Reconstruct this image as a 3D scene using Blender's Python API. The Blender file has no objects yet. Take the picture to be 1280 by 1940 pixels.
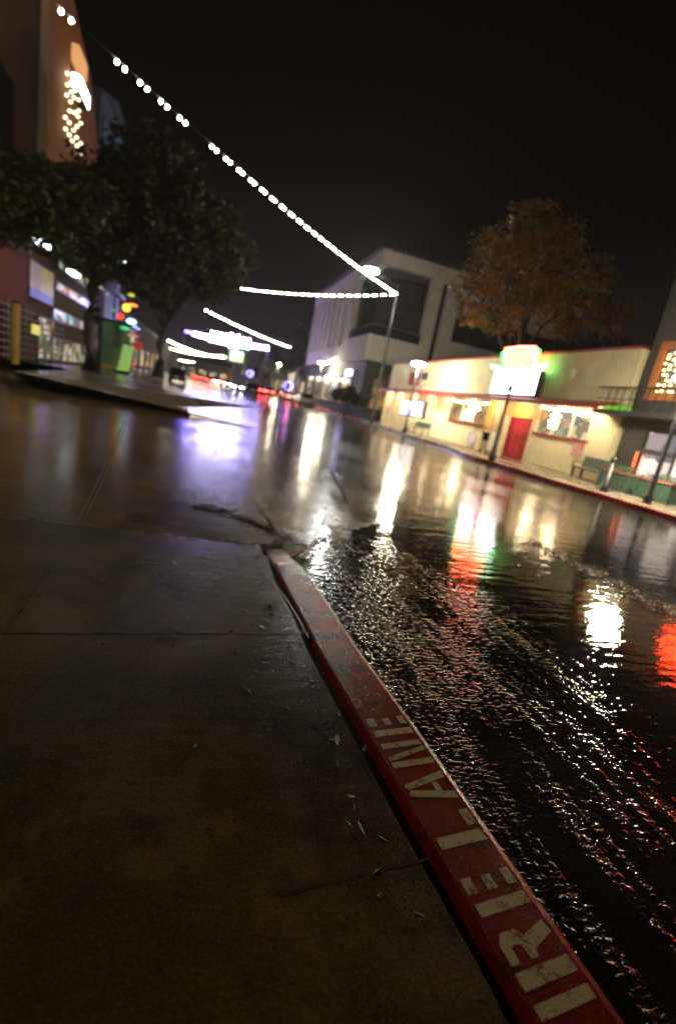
import bpy, bmesh, math, random
from mathutils import Vector, Matrix
random.seed(7)
SC = bpy.context.scene
COL = SC.collection
R = math.radians

# ------------------------------------------------------------------ camera
F_PX, PITCH, ROLL, YAW, CAM_H = 862.0, 13.44, 10.8, -0.3169014564961889, 1.4
W0, H0 = 1280, 1940
_p, _r = R(PITCH), R(ROLL)
_F = Vector((0, math.cos(_p), -math.sin(_p))); _U = Vector((0, math.sin(_p), math.cos(_p))); _R = Vector((1, 0, 0))
_rot = Matrix.Rotation(YAW, 3, 'Z')
CF = _rot @ _F
CX = _rot @ (_R * math.cos(_r) + _U * math.sin(_r))
CY = _rot @ (-_R * math.sin(_r) + _U * math.cos(_r))
CP = Vector((0, 0, CAM_H))
def ray(x, y): return CF * F_PX + CX * (x - W0 / 2) + CY * (H0 / 2 - y)
def onX(x, y, X): v = ray(x, y); return CP + v * (X / v.x)
def onY(x, y, Y): v = ray(x, y); return CP + v * (Y / v.y)
def proj(p):
    v = Vector(p) - CP; z = v.dot(CF); return (W0/2 + F_PX*v.dot(CX)/z, H0/2 - F_PX*v.dot(CY)/z)
def onZ(x, y, z=0.0): v = ray(x, y); return CP + v * ((z - CAM_H) / v.z)

cam_d = bpy.data.cameras.new('camera'); cam = bpy.data.objects.new('camera', cam_d); COL.objects.link(cam)
cam.matrix_world = Matrix(((CX.x, CY.x, -CF.x, 0), (CX.y, CY.y, -CF.y, 0), (CX.z, CY.z, -CF.z, CAM_H), (0, 0, 0, 1)))
cam_d.sensor_fit = 'VERTICAL'; cam_d.sensor_height = 36; cam_d.sensor_width = 24
cam_d.lens = 36 * F_PX / H0
cam_d.clip_start = 0.05; cam_d.clip_end = 3000
cam_d.dof.use_dof = True; cam_d.dof.focus_distance = 1.9; cam_d.dof.aperture_fstop = 1.12; cam_d.dof.aperture_ratio = 0.8
SC.camera = cam
SC.view_settings.view_transform = 'Standard'; SC.view_settings.look = 'None'
SC.view_settings.gamma = 1; SC.view_settings.exposure = 0
SC.render.engine = 'CYCLES'
SC.cycles.use_denoising = True
SC.cycles.max_bounces = 6; SC.cycles.diffuse_bounces = 3; SC.cycles.glossy_bounces = 4; SC.cycles.transmission_bounces = 4
SC.cycles.sample_clamp_indirect = 6.0
SC.cycles.caustics_reflective = False; SC.cycles.caustics_refractive = False

# ------------------------------------------------------------------ world
w = bpy.data.worlds.new('World'); SC.world = w; w.use_nodes = True
nt = w.node_tree; nt.nodes.clear()
def N(nt, t, **k):
    n = nt.nodes.new(t)
    for a, b in k.items(): setattr(n, a, b)
    return n
out = N(nt, 'ShaderNodeOutputWorld')
sky = N(nt, 'ShaderNodeTexSky', sky_type='NISHITA', sun_disc=False, sun_elevation=R(-4), sun_rotation=R(200))
bg1 = N(nt, 'ShaderNodeBackground'); bg1.inputs[1].default_value = 0.002
nt.links.new(sky.outputs[0], bg1.inputs[0])
tc = N(nt, 'ShaderNodeTexCoord'); sep = N(nt, 'ShaderNodeSeparateXYZ'); nt.links.new(tc.outputs['Generated'], sep.inputs[0])
rmp = N(nt, 'ShaderNodeValToRGB')
e = rmp.color_ramp.elements
e[0].position = 0.0; e[0].color = (0.022, 0.0165, 0.0160, 1)
e[1].position = 0.9; e[1].color = (0.0004, 0.0003, 0.00025, 1)
m_ = e.new(0.16); m_.color = (0.0080, 0.0060, 0.0052, 1)
m_ = e.new(0.36); m_.color = (0.0012, 0.0009, 0.0007, 1)
nt.links.new(sep.outputs['Z'], rmp.inputs[0])
bg2 = N(nt, 'ShaderNodeBackground'); bg2.inputs[1].default_value = 1.0
nt.links.new(rmp.outputs[0], bg2.inputs[0])
add = N(nt, 'ShaderNodeAddShader'); nt.links.new(bg1.outputs[0], add.inputs[0]); nt.links.new(bg2.outputs[0], add.inputs[1])
nt.links.new(add.outputs[0], out.inputs[0])

# ------------------------------------------------------------------ mesh builder
class MB:
    def __init__(s): s.v = []; s.f = []
    def quad(s, *p):
        i = len(s.v); s.v += [tuple(q) for q in p]; s.f.append(tuple(range(i, i + len(p)))); return s
    def box(s, x0, x1, y0, y1, z0, z1):
        i = len(s.v)
        s.v += [(x0,y0,z0),(x1,y0,z0),(x1,y1,z0),(x0,y1,z0),(x0,y0,z1),(x1,y0,z1),(x1,y1,z1),(x0,y1,z1)]
        for f in ((0,3,2,1),(4,5,6,7),(0,1,5,4),(1,2,6,5),(2,3,7,6),(3,0,4,7)): s.f.append(tuple(i + k for k in f))
        return s
    def prism(s, pts, vec):
        n = len(pts); i = len(s.v); vec = Vector(vec)
        s.v += [tuple(p) for p in pts] + [tuple(Vector(p) + vec) for p in pts]
        s.f.append(tuple(range(i + n - 1, i - 1, -1))); s.f.append(tuple(range(i + n, i + 2 * n)))
        for k in range(n): s.f.append((i + k, i + (k + 1) % n, i + n + (k + 1) % n, i + n + k))
        return s
    def tube(s, path, rad, n=8, caps=True):
        path = [Vector(p) for p in path]
        if not hasattr(rad, '__len__'): rad = [rad] * len(path)
        rings = []
        for k, p in enumerate(path):
            d = (path[min(k + 1, len(path) - 1)] - path[max(k - 1, 0)]).normalized()
            a = d.cross(Vector((0, 0, 1)));
            if a.length < 1e-3: a = d.cross(Vector((0, 1, 0)))
            a.normalize(); b = d.cross(a)
            i = len(s.v); rings.append(i)
            s.v += [tuple(p + (a * math.cos(2*math.pi*j/n) + b * math.sin(2*math.pi*j/n)) * rad[k]) for j in range(n)]
        for k in range(len(rings) - 1):
            for j in range(n): s.f.append((rings[k]+j, rings[k]+(j+1)%n, rings[k+1]+(j+1)%n, rings[k+1]+j))
        if caps:
            s.f.append(tuple(rings[0] + j for j in range(n - 1, -1, -1))); s.f.append(tuple(rings[-1] + j for j in range(n)))
        return s
    def ball(s, c, r, nu=8, nv=5):
        if not hasattr(r, '__len__'): r = (r, r, r)
        i = len(s.v); s.v.append((c[0], c[1], c[2] - r[2]))
        for a in range(1, nv):
            t = -math.pi/2 + math.pi * a / nv
            for b in range(nu):
                q = 2*math.pi*b/nu
                s.v.append((c[0]+r[0]*math.cos(t)*math.cos(q), c[1]+r[1]*math.cos(t)*math.sin(q), c[2]+r[2]*math.sin(t)))
        s.v.append((c[0], c[1], c[2] + r[2])); top = len(s.v) - 1
        for b in range(nu):
            s.f.append((i, i+1+(b+1)%nu, i+1+b)); s.f.append((top, top-nu+b, top-nu+(b+1)%nu))
        for a in range(nv - 2):
            for b in range(nu):
                o = i + 1 + a*nu; s.f.append((o+b, o+(b+1)%nu, o+nu+(b+1)%nu, o+nu+b))
        return s
    def build(s, name, mat, parent=None, bevel=0, smooth=False, local=False):
        org = Vector((0, 0, 0))
        if parent is not None and not local:
            q = parent
            while q is not None: org += q.location; q = q.parent
        me = bpy.data.meshes.new(name)
        me.from_pydata([tuple(Vector(v) - org) for v in s.v], [], s.f); me.validate()
        bm = bmesh.new(); bm.from_mesh(me); bmesh.ops.recalc_face_normals(bm, faces=bm.faces); bm.to_mesh(me); bm.free()
        if smooth:
            for p in me.polygons: p.use_smooth = True
        o = bpy.data.objects.new(name, me); COL.objects.link(o); me.materials.append(mat)
        if parent is not None: o.parent = parent
        if bevel:
            b = o.modifiers.new('bevel', 'BEVEL'); b.width = bevel; b.segments = 2; b.limit_method = 'ANGLE'; b.angle_limit = R(40)
        return o

def tag(o, label=None, cat=None, group=None, kind=None):
    if label: o['label'] = label
    if cat: o['category'] = cat
    if group: o['group'] = group
    if kind: o['kind'] = kind
    return o
def thing(name, label, cat, loc=(0, 0, 0), rz=0, group=None):
    o = bpy.data.objects.new(name, None); COL.objects.link(o); o.empty_display_size = 0.2
    o.location = loc; o.rotation_euler = (0, 0, rz)
    return tag(o, label, cat, group)
def copy_tree(o, parent=None):
    c = o.copy(); COL.objects.link(c)
    if parent is not None: c.parent = parent
    for ch in list(o.children): copy_tree(ch, c)
    return c
def dup(o, loc, rz=0, label=None):
    c = copy_tree(o); c.location = loc; c.rotation_euler = (0, 0, rz)
    if label: c['label'] = label
    return c

# ------------------------------------------------------------------ materials
def mat(name, col, rough=0.6, var=0.25, scale=3.0, bump=0.0, bscale=40.0, metal=0.0, col2=None, spec=0.5, stretch=None):
    m = bpy.data.materials.new(name); m.use_nodes = True; t = m.node_tree; L = t.links
    b = t.nodes['Principled BSDF']; b.inputs['Roughness'].default_value = rough; b.inputs['Metallic'].default_value = metal
    b.inputs['Specular IOR Level'].default_value = spec
    tc = N(t, 'ShaderNodeTexCoord'); src = tc.outputs['Object']
    if stretch:
        mp = N(t, 'ShaderNodeMapping'); mp.inputs['Scale'].default_value = stretch; L.new(src, mp.inputs[0]); src = mp.outputs[0]
    nz = N(t, 'ShaderNodeTexNoise'); nz.inputs['Scale'].default_value = scale; nz.inputs['Detail'].default_value = 5; L.new(src, nz.inputs['Vector'])
    mx = N(t, 'ShaderNodeMix', data_type='RGBA')
    c2 = col2 or tuple(min(1, c * (1 + var)) for c in col)
    mx.inputs[6].default_value = (*[c * (1 - var) if not col2 else c for c in col], 1); mx.inputs[7].default_value = (*c2, 1)
    rp = N(t, 'ShaderNodeMapRange'); rp.inputs[1].default_value = 0.3; rp.inputs[2].default_value = 0.7
    L.new(nz.outputs[0], rp.inputs[0]); L.new(rp.outputs[0], mx.inputs[0]); L.new(mx.outputs[2], b.inputs['Base Color'])
    if bump:
        n2 = N(t, 'ShaderNodeTexNoise'); n2.inputs['Scale'].default_value = bscale; n2.inputs['Detail'].default_value = 3; L.new(src, n2.inputs['Vector'])
        bp = N(t, 'ShaderNodeBump'); bp.inputs['Strength'].default_value = bump; bp.inputs['Distance'].default_value = 0.02
        L.new(n2.outputs[0], bp.inputs['Height']); L.new(bp.outputs[0], b.inputs['Normal'])
    return m
def emit(name, col, strength, sampling=None):
    m = bpy.data.materials.new(name); m.use_nodes = True; t = m.node_tree
    b = t.nodes['Principled BSDF']; b.inputs['Base Color'].default_value = (*[min(.8, c * .8) for c in col], 1); b.inputs['Roughness'].default_value = .4
    b.inputs['Emission Color'].default_value = (*col, 1); b.inputs['Emission Strength'].default_value = strength
    if sampling: m.cycles.emission_sampling = sampling
    return m
def goods(name, cols, scale, strength, stretch=(1, 1, 1)):
    """a lit interior seen through a shop window: blocks of things in different colours"""
    m = bpy.data.materials.new(name); m.use_nodes = True; t = m.node_tree; L = t.links
    b = t.nodes['Principled BSDF']; b.inputs['Base Color'].default_value = (.05, .05, .05, 1); b.inputs['Roughness'].default_value = .15
    tc = N(t, 'ShaderNodeTexCoord'); mp = N(t, 'ShaderNodeMapping'); mp.inputs['Scale'].default_value = stretch; L.new(tc.outputs['Object'], mp.inputs[0])
    vo = N(t, 'ShaderNodeTexVoronoi', distance='CHEBYCHEV'); vo.inputs['Scale'].default_value = scale; L.new(mp.outputs[0], vo.inputs['Vector'])
    s = N(t, 'ShaderNodeSeparateColor'); L.new(vo.outputs['Color'], s.inputs[0])
    r = N(t, 'ShaderNodeValToRGB'); r.color_ramp.interpolation = 'CONSTANT'; el = r.color_ramp.elements
    for k, c in enumerate(cols):
        q = el[k] if k < 2 else el.new(k / len(cols))
        q.position = k / len(cols); q.color = (*c, 1)
    L.new(s.outputs[0], r.inputs[0]); L.new(r.outputs[0], b.inputs['Emission Color']); b.inputs['Emission Strength'].default_value = strength
    return m

def wet(name, base, base2, r0, r1, rscale, chop, chopscale, fine, finescale, flow=0.0, kind='road', var_scale=1.2, spec=0.5, chips=None):
    """rain-wet ground: dark base, patchy film of water, ripples in the film"""
    m = bpy.data.materials.new(name); m.use_nodes = True; t = m.node_tree; L = t.links
    b = t.nodes['Principled BSDF']; b.inputs['IOR'].default_value = 1.36; b.inputs['Specular IOR Level'].default_value = spec
    g = N(t, 'ShaderNodeNewGeometry'); P = g.outputs['Position']
    def mapd(sc, rot=0):
        mp = N(t, 'ShaderNodeMapping'); mp.inputs['Scale'].default_value = sc; mp.inputs['Rotation'].default_value = (0, 0, rot); L.new(P, mp.inputs[0]); return mp.outputs[0]
    def noise(v, s, d=3, rg=.55):
        n = N(t, 'ShaderNodeTexNoise'); n.inputs['Scale'].default_value = s; n.inputs['Detail'].default_value = d; n.inputs['Roughness'].default_value = rg; L.new(v, n.inputs['Vector']); return n.outputs[0]
    def rng(v, a, c, lo=0., hi=1., smooth=True):
        r = N(t, 'ShaderNodeMapRange'); r.interpolation_type = 'SMOOTHSTEP' if smooth else 'LINEAR'
        r.inputs[1].default_value = a; r.inputs[2].default_value = c; r.inputs[3].default_value = lo; r.inputs[4].default_value = hi
        L.new(v, r.inputs[0]); return r.outputs[0]
    def M(op, a, c=None):
        n = N(t, 'ShaderNodeMath', operation=op)
        for k, v in enumerate((a, c)):
            if v is None: continue
            if isinstance(v, (int, float)): n.inputs[k].default_value = v
            else: L.new(v, n.inputs[k])
        return n.outputs[0]
    # colour
    mx = N(t, 'ShaderNodeMix', data_type='RGBA'); mx.inputs[6].default_value = (*base, 1); mx.inputs[7].default_value = (*base2, 1)
    grit = M('ADD', M('MULTIPLY', noise(P, var_scale, 6), .7), M('MULTIPLY', noise(P, 180, 2), .3))
    L.new(rng(grit, .38, .62), mx.inputs[0]); colour = mx.outputs[2]
    if chips:
        for c_, sc_, a_, e_ in chips:
            m2 = N(t, 'ShaderNodeMix', data_type='RGBA'); m2.inputs[7].default_value = (*c_, 1); L.new(colour, m2.inputs[6])
            L.new(rng(noise(P, sc_, 8, .7), a_, e_), m2.inputs[0]); colour = m2.outputs[2]
    L.new(colour, b.inputs['Base Color'])
    # film of water
    sep = N(t, 'ShaderNodeSeparateXYZ'); L.new(P, sep.inputs[0]); X, Y = sep.outputs['X'], sep.outputs['Y']
    film = noise(mapd((1, .45, 1)), rscale, 4)
    L.new(rng(film, .30, .70, r1, r0), b.inputs['Roughness'])
    if flow:
        rr = M('MULTIPLY', rng(film, .30, .70, r1, r0), rng(Y, 3.5, 8, 1.0, 6.5)); L.new(rr, b.inputs['Roughness'])
    # ripples: a broad chop, rain-fine ripples, and the stream along the kerb
    h = M('ADD', M('MULTIPLY', noise(mapd((.45, 1.35, 1), .15), chopscale, 3), chop), M('MULTIPLY', M('MULTIPLY', noise(P, finescale, 2), fine), rng(Y, 9, 2, .15, 1)))
    if flow:
        h = M('ADD', h, M('MULTIPLY', noise(mapd((.9, 3.2, 1), .1), 1, 2), .006))
        bands = rng(noise(mapd((11, .5, 1), .07), 1, 4, .6), .48, .62)
        near = M('MULTIPLY', rng(M('ADD', X, M('MULTIPLY', noise(mapd((1.2, .6, 1)), 1, 3), 1.6)), 3.9, 2.0), rng(Y, 5.4, 2.8))
        amp = M('MULTIPLY', M('MULTIPLY', near, M('ADD', M('MULTIPLY', rng(Y, .6, 2.6, .30, 1.0), .8), M('MULTIPLY', bands, .75))), rng(noise(mapd((2.6, 1.7, 1)), 1, 4, .6), .36, .6, .62, 1.2))
        def wave(sx, sy, rot, cut): return M('MAXIMUM', M('SUBTRACT', noise(mapd((sx, sy, 1), rot), 1, 1.5, .5), cut), 0.0)
        wA = M('MULTIPLY', wave(17, 42, -.25, .47), .58)
        wB = M('MULTIPLY', wave(26, 62, -.2, .50), rng(Y, 3.6, 1.8, 0, .42))
        wC = M('MULTIPLY', wave(80, 190, -.1, .52), rng(Y, 1.8, .8, 0, .16))
        h = M('ADD', h, M('MULTIPLY', M('MULTIPLY', M('ADD', wA, M('ADD', wB, wC)), amp), flow))
    bp = N(t, 'ShaderNodeBump'); bp.inputs['Strength'].default_value = 1.0; bp.inputs['Distance'].default_value = 1.0
    L.new(h, bp.inputs['Height']); L.new(bp.outputs[0], b.inputs['Normal'])
    return m

M_road = wet('wet_asphalt', (.012, .011, .010), (.026, .023, .020), .012, .035, .55, .0042, 8, .00022, 70, flow=.021)
M_alley = wet('wet_alley_concrete', (.060, .046, .027), (.115, .090, .058), .12, .26, .8, .0026, 9, .0008, 90, chips=[((.012, .009, .006), 1.6, .5, .75)])
M_walk = wet('wet_pavement_concrete', (.030, .022, .009), (.098, .073, .035), .15, .36, 1.0, .0028, 11, .0013, 120, spec=.36, chips=[((.010, .007, .003), 2.2, .46, .74), ((.17, .135, .08), 110, .58, .68), ((.006, .005, .003), 150, .57, .66), ((.02, .015, .008), 16, .58, .70)])
M_swale = wet('wet_gutter_concrete', (.07, .055, .036), (.16, .12, .07), .12, .24, 1.3, .003, 12, .0016, 70, chips=[((.03, .022, .012), 4, .52, .6)])
M_walkR = wet('wet_far_pavement', (.16, .135, .10), (.24, .205, .155), .16, .34, 1.0, .0015, 12, .0006, 90)
M_plaza = wet('wet_plaza_concrete', (.13, .12, .10), (.20, .185, .16), .12, .34, .5, .002, 8, .0006, 90)
M_redkerb = wet('worn_red_kerb_paint', (.115, .005, .003), (.19, .011, .005), .15, .26, 2.0, .0008, 30, .0016, 170, var_scale=9, chips=[((.085, .062, .04), 20, .60, .65), ((.05, .006, .003), 7, .52, .70), ((.06, .05, .04), 90, .66, .70)])
M_kerb = wet('bare_wet_kerb', (.10, .085, .065), (.19, .165, .13), .14, .32, 2.0, .0008, 30, .0012, 170, var_scale=6)
M_joint = mat('dark_joint', (.006, .005, .004), .35)
M_dirt = wet('wet_leaf_debris', (.010, .008, .006), (.15, .10, .04), .12, .35, 4, .004, 60, .004, 120, var_scale=14)

def worn(name, col, under, amount, scale):
    m = bpy.data.materials.new(name); m.use_nodes = True; t = m.node_tree; L = t.links; b = t.nodes['Principled BSDF']; b.inputs['Roughness'].default_value = .3
    g = N(t, 'ShaderNodeNewGeometry'); n = N(t, 'ShaderNodeTexNoise'); n.inputs['Scale'].default_value = scale; n.inputs['Detail'].default_value = 6; n.inputs['Roughness'].default_value = .7
    L.new(g.outputs['Position'], n.inputs['Vector']); r = N(t, 'ShaderNodeMapRange'); r.inputs[1].default_value = amount - .05; r.inputs[2].default_value = amount + .05
    L.new(n.outputs[0], r.inputs[0]); mx = N(t, 'ShaderNodeMix', data_type='RGBA'); mx.inputs[6].default_value = (*under, 1); mx.inputs[7].default_value = (*col, 1)
    L.new(r.outputs[0], mx.inputs[0]); L.new(mx.outputs[2], b.inputs['Base Color'])
    n2 = N(t, 'ShaderNodeTexNoise'); n2.inputs['Scale'].default_value = 170; L.new(g.outputs['Position'], n2.inputs['Vector'])
    bp = N(t, 'ShaderNodeBump'); bp.inputs['Distance'].default_value = .0015; L.new(n2.outputs[0], bp.inputs['Height']); L.new(bp.outputs[0], b.inputs['Normal'])
    return m
M_letter = worn('worn_cream_stencil_paint', (.42, .39, .23), (.17, .07, .035), .42, 34)

M_black = mat('black_painted_metal', (.012, .012, .013), .35)
M_dark = mat('dark_metal', (.03, .03, .032), .45)
M_cream = mat('cream_stucco', (.66, .585, .36), .75, .16, .9, .25, 60)
M_siding = mat('cream_siding', (.69, .62, .40), .55, .08, 2.0)
M_redtrim = mat('red_trim_paint', (.30, .022, .020), .4, .2, 3)
M_reddoor = mat('red_door_paint', (.36, .018, .022), .35, .15, 3)
M_yellow = mat('ochre_paint', (.52, .34, .07), .6, .15, 2)
M_white = mat('white_render', (.66, .60, .49), .8, .07, .6, .1, 30)
M_white2 = mat('white_frame_paint', (.7, .66, .55), .5, .05)
M_glassd = mat('dark_window_glass', (.016, .017, .018), .12, .2, 1)
M_greyw = mat('dark_grey_render', (.060, .056, .052), .75, .2, 1.0)
M_brownp = mat('brown_glass_panel', (.055, .040, .036), .25, .3, .4)
M_gbench = mat('green_bench_paint', (.025, .075, .055), .4, .2, 6)
M_gpanel = mat('green_panel_paint', (.045, .085, .055), .5, .25, 4)
M_bark = mat('wet_bark', (.030, .022, .016), .55, .4, 8, .5, 25)
M_orangew = mat('orange_brown_render', (.40, .165, .05), .75, .18, .35, .1, 10)
M_greyw2 = mat('beige_pilaster', (.40, .32, .22), .8, .12, .5)
M_bluew = mat('slate_blue_cladding', (.10, .13, .17), .6, .3, .4)
M_brownw = mat('brown_facade', (.07, .042, .018), .85, .2, .5)
M_redban = mat('dark_red_fabric', (.12, .014, .008), .8, .3, .8)
M_orframe = mat('orange_window_frame', (.55, .17, .035), .5, .15, 3)
M_pale = mat('pale_far_render', (.30, .27, .25), .85, .1, .3)
M_tyre = mat('tyre_rubber', (.012, .012, .012), .7)
M_rim = mat('alloy_rim', (.4, .4, .4), .3, metal=.9)
def paint(n, c): return mat(n, c, .22, .05, 2)
def leafmat(name, a, b, sc):
    m = mat(name, a, .55, 0, sc, col2=b); return m
M_leafd = leafmat('dark_green_leaves', (.010, .016, .002), (.036, .052, .006), .9)
M_leafo = leafmat('autumn_leaves', (.085, .064, .009), (.28, .205, .028), .9)
M_leafg = leafmat('street_tree_leaves', (.03, .045, .014), (.07, .09, .03), .8)

E_lamp = emit('street_lamp_lens', (1, .90, .63), 620)
E_lampw = emit('tall_lamp_lens', (1, .98, .92), 500)
E_lampn = emit('warm_lamp_lens', (1, .76, .38), 520)
E_bulb = emit('festoon_bulb', (1, .88, .66), 60)
E_bulbfar = emit('festoon_bulb_far', (1, .86, .60), 30)
E_garl = emit('blue_white_light_rope', (.36, .28, 1.0), 95)
E_garl2 = emit('violet_light_rope', (.20, .12, 1.0), 26)
E_star = emit('white_snowflake_lights', (.56, .52, 1.0), 80)
E_signw = emit('white_sign_face', (.92, .95, 1.0), 9.0)
E_neony = emit('yellow_neon', (1, .62, .16), 4.0)
E_neonr = emit('red_neon', (1, .05, .02), 90)
E_neong = emit('green_neon', (.03, 1.0, .14), 6)
E_neonw = emit('pale_green_neon', (.12, 1.0, .36), 8)
E_down = emit('added_warm_downlight', (1, .82, .52), 120)
E_small = emit('warm_small_light', (1, .78, .42), 30)
E_tail = emit('tail_lamp', (1, .03, .02), 70)
E_head = emit('head_lamp', (1, .95, .85), 60)
E_blue = emit('blue_lights', (.25, .20, 1.0), 22)
E_ledr = emit('red_led', (1, .10, .03), 9)
E_curt = emit('warm_curtain_lights', (1, .78, .34), 9)

def struct(o, cat=None): return tag(o, kind='structure')

# ------------------------------------------------------------------ setting: ground
struct(MB().quad((-700, -300, -.06), (700, -300, -.06), (700, 1500, -.06), (-700, 1500, -.06)).build('ground', M_plaza))
struct(MB().quad((-2, -30, 0), (11.75, -30, 0), (14.2, 40, 0), (15.6, 85, 0), (16.5, 400, 0), (-9, 400, 0), (-5, 60, 0), (-2, 33, 0), (-2, 12, 0), (-2, 4, 0)).build('road', M_road))

# kerb line on the near side (X inner, X outer, Y); it runs straight and stops at the alley mouth
KL = [(1.10, 1.36, -3.0), (.90, 1.155, .1), (.864, 1.118, .63), (.786, 1.045, 1.48), (.722, .972, 2.13), (.675, .925, 2.95), (.655, .875, 3.35), (.64, .84, 3.72)]
KZ = .10
def kerbx(Y, k):
    for a, b in zip(KL, KL[1:]):
        if a[2] <= Y <= b[2]:
            u = (Y - a[2]) / (b[2] - a[2]); return a[k] + (b[k] - a[k]) * u
    return KL[-1][k]
def strip(i0, Ys, mat_, name):
    mb = MB(); i = 0
    prof = []
    for Y in Ys:
        xi, xo = kerbx(Y, 0), kerbx(Y, 1)
        dz = 0 if Y < 3.3 else -.055 * (Y - 3.3) / .42
        prof.append([(xi, Y, -.03), (xi, Y, KZ - .006 + dz), (xi + .012, Y, KZ + dz), (xo - .035, Y, KZ + .002 + dz), (xo - .012, Y, KZ - .006 + dz), (xo, Y, KZ - .03 + dz), (xo + .022, Y, -.03)])
    n = len(prof[0])
    for k, p in enumerate(prof): mb.v += p
    for k in range(len(prof) - 1):
        for j in range(n - 1): mb.f.append((k*n+j, (k+1)*n+j, (k+1)*n+j+1, k*n+j+1))
    mb.f.append(tuple(range(n))); mb.f.append(tuple((len(prof)-1)*n + j for j in range(n)))
    return mb.build(name, mat_, smooth=False)
kerb = struct(strip(0, [-3, -1.5, 0, .3, .6, .9, 1.2, 1.5, 1.8, 2.1, 2.4, 2.7, 3.0, 3.12], M_redkerb, 'kerb'))
M_kend = wet('bare_kerb_with_red_remains', (.12, .10, .08), (.20, .17, .135), .12, .28, 2.0, .0008, 30, .0016, 170, var_scale=7, chips=[((.15, .012, .006), 9, .50, .56)])
struct(strip(0, [3.12, 3.3, 3.5, 3.72], M_kend, 'kerb_end'))

# FIRE LANE stencilled on the kerb top: u runs along the kerb, v from the road edge (0) to the pavement edge (1)
def stencil(mb, Y0, Y1, rects):
    for poly in rects:
        pts = []
        for u, v in poly:
            Y = Y0 + (Y1 - Y0) * u
            xo, xi = kerbx(Y, 1) - .047, kerbx(Y, 0) + .030
            Yk = Y + .015 * (0.5 - v)
            x_ = xo + (xi - xo) * v; a_, b_ = kerbx(Yk, 0) + .012, kerbx(Yk, 1) - .035
            pts.append((x_, Yk, KZ + .002 * (x_ - a_) / (b_ - a_) + .0012))
        mb.quad(*pts)
def rc(u0, u1, v0, v1): return [(u0, v0), (u1, v0), (u1, v1), (u0, v1)]
LT = {
 'F': [rc(0, .30, 0, 1), rc(.48, 1, .80, 1), rc(.48, .85, .42, .60)],
 'I': [rc(0, 1, 0, 1)],
 'R': [rc(0, .30, 0, 1), [(.42, .98), (.80, .98), (1, .86), (1, .60), (.84, .48), (1, .04), (.74, .0), (.56, .44), (.42, .46), (.42, .60), (.70, .62), (.74, .72), (.70, .82), (.42, .82)]],
 'E': [rc(0, .32, 0, 1), rc(.56, 1, .80, 1), rc(.56, .95, .41, .59), rc(.56, 1, 0, .18)],
 'L': [rc(0, .34, 0, 1), rc(.50, 1, 0, .20)],
 'A': [[(0, 0), (.24, 0), (.50, .92), (.40, 1.0), (.30, 1.0)], [(.76, 0), (1, 0), (.70, 1.0), (.60, 1.0), (.52, .96)], rc(.34, .66, .24, .38)],
 'N': [rc(0, .22, 0, 1), rc(.78, 1, 0, 1), [(.27, 1), (.44, 1), (.73, .0), (.56, 0)]],
}
mb = MB()
for ch, a, b in (('F', .375, .47), ('I', .535, .565), ('R', .592, .715), ('E', .760, .865), ('L', .958, 1.075), ('A', 1.120, 1.245), ('N', 1.285, 1.410), ('E', 1.450, 1.555)):
    stencil(mb, a, b, LT[ch])
let = mb.build('stencil_lettering', M_letter, kerb); tag(let, 'worn cream FIRE LANE stencil on the red kerb top')

# pavement in the foreground, with a chipped lip where it meets the alley
lip = [(-14, 4.6), (-6, 4.25), (-2.6, 4.0), (-1.38, 3.86), (-1.0, 3.85), (-.64, 3.81), (-.2, 3.78), (.175, 3.745), (.42, 3.72), (.60, 3.73)]
inner = [(kerbx(Y, 0) - .052 - .012*math.sin(Y*9), Y) for Y in (3.60, 3.35, 2.95, 2.5, 2.13, 1.48, 1.0, .63, .1, -1.5, -3.0)]
poly = lip + inner + [(1.05, -8), (-14, -8)]
struct(MB().prism([(x, y, KZ - .012) for x, y in poly], (0, 0, -.10)).build('pavement', M_walk))
struct(MB().prism([(kerbx(Y, 0) + .004, Y, KZ - .05) for Y in (3.6, 2.95, 2.13, 1.48, .63, .1, -3)] + [(kerbx(Y, 0) - .08, Y, KZ - .05) for Y in (-3, .1, .63, 1.48, 2.13, 2.95, 3.6)], (0, 0, -.04)).build('kerb_joint', M_joint))
# expansion joints and a crack in the slabs
def crack(pts, wdt, name='pavement_joint', z=KZ - .0085, mat_=None):
    mb = MB(); l = []; r = []
    for k, p in enumerate(pts):
        p = Vector(p); d = (Vector(pts[min(k+1, len(pts)-1)]) - Vector(pts[max(k-1, 0)])).normalized(); nrm = Vector((-d.y, d.x)) * wdt * .5 * random.uniform(.6, 1.3)
        l.append((*(p + nrm), z)); r.append((*(p - nrm), z))
    for k in range(len(pts) - 1): mb.quad(l[k], l[k+1], r[k+1], r[k])
    return struct(mb.build(name, mat_ or M_joint))
def gz(x, y, z=KZ): p = onZ(x, y, z); return (p.x, p.y)
def jit(p0, p1, n, a):
    return [(p0[0] + (p1[0]-p0[0])*k/n + random.uniform(-a, a), p0[1] + (p1[1]-p0[1])*k/n + random.uniform(-a, a)) for k in range(n + 1)]
crack(jit(gz(-200, 1195), gz(590, 1196), 30, .003), .014)
crack(jit(gz(150, 990), gz(60, 1120), 14, .003), .012)
crack(jit(gz(60, 1120), gz(-150, 1420), 20, .003), .012)
crack(jit(gz(520, 1690), gz(860, 1610), 22, .005), .006)
crack([gz(x, y) for x, y in ((465, 1088), (500, 1095), (528, 1112), (548, 1140), (566, 1170), (585, 1205))], .012)
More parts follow.
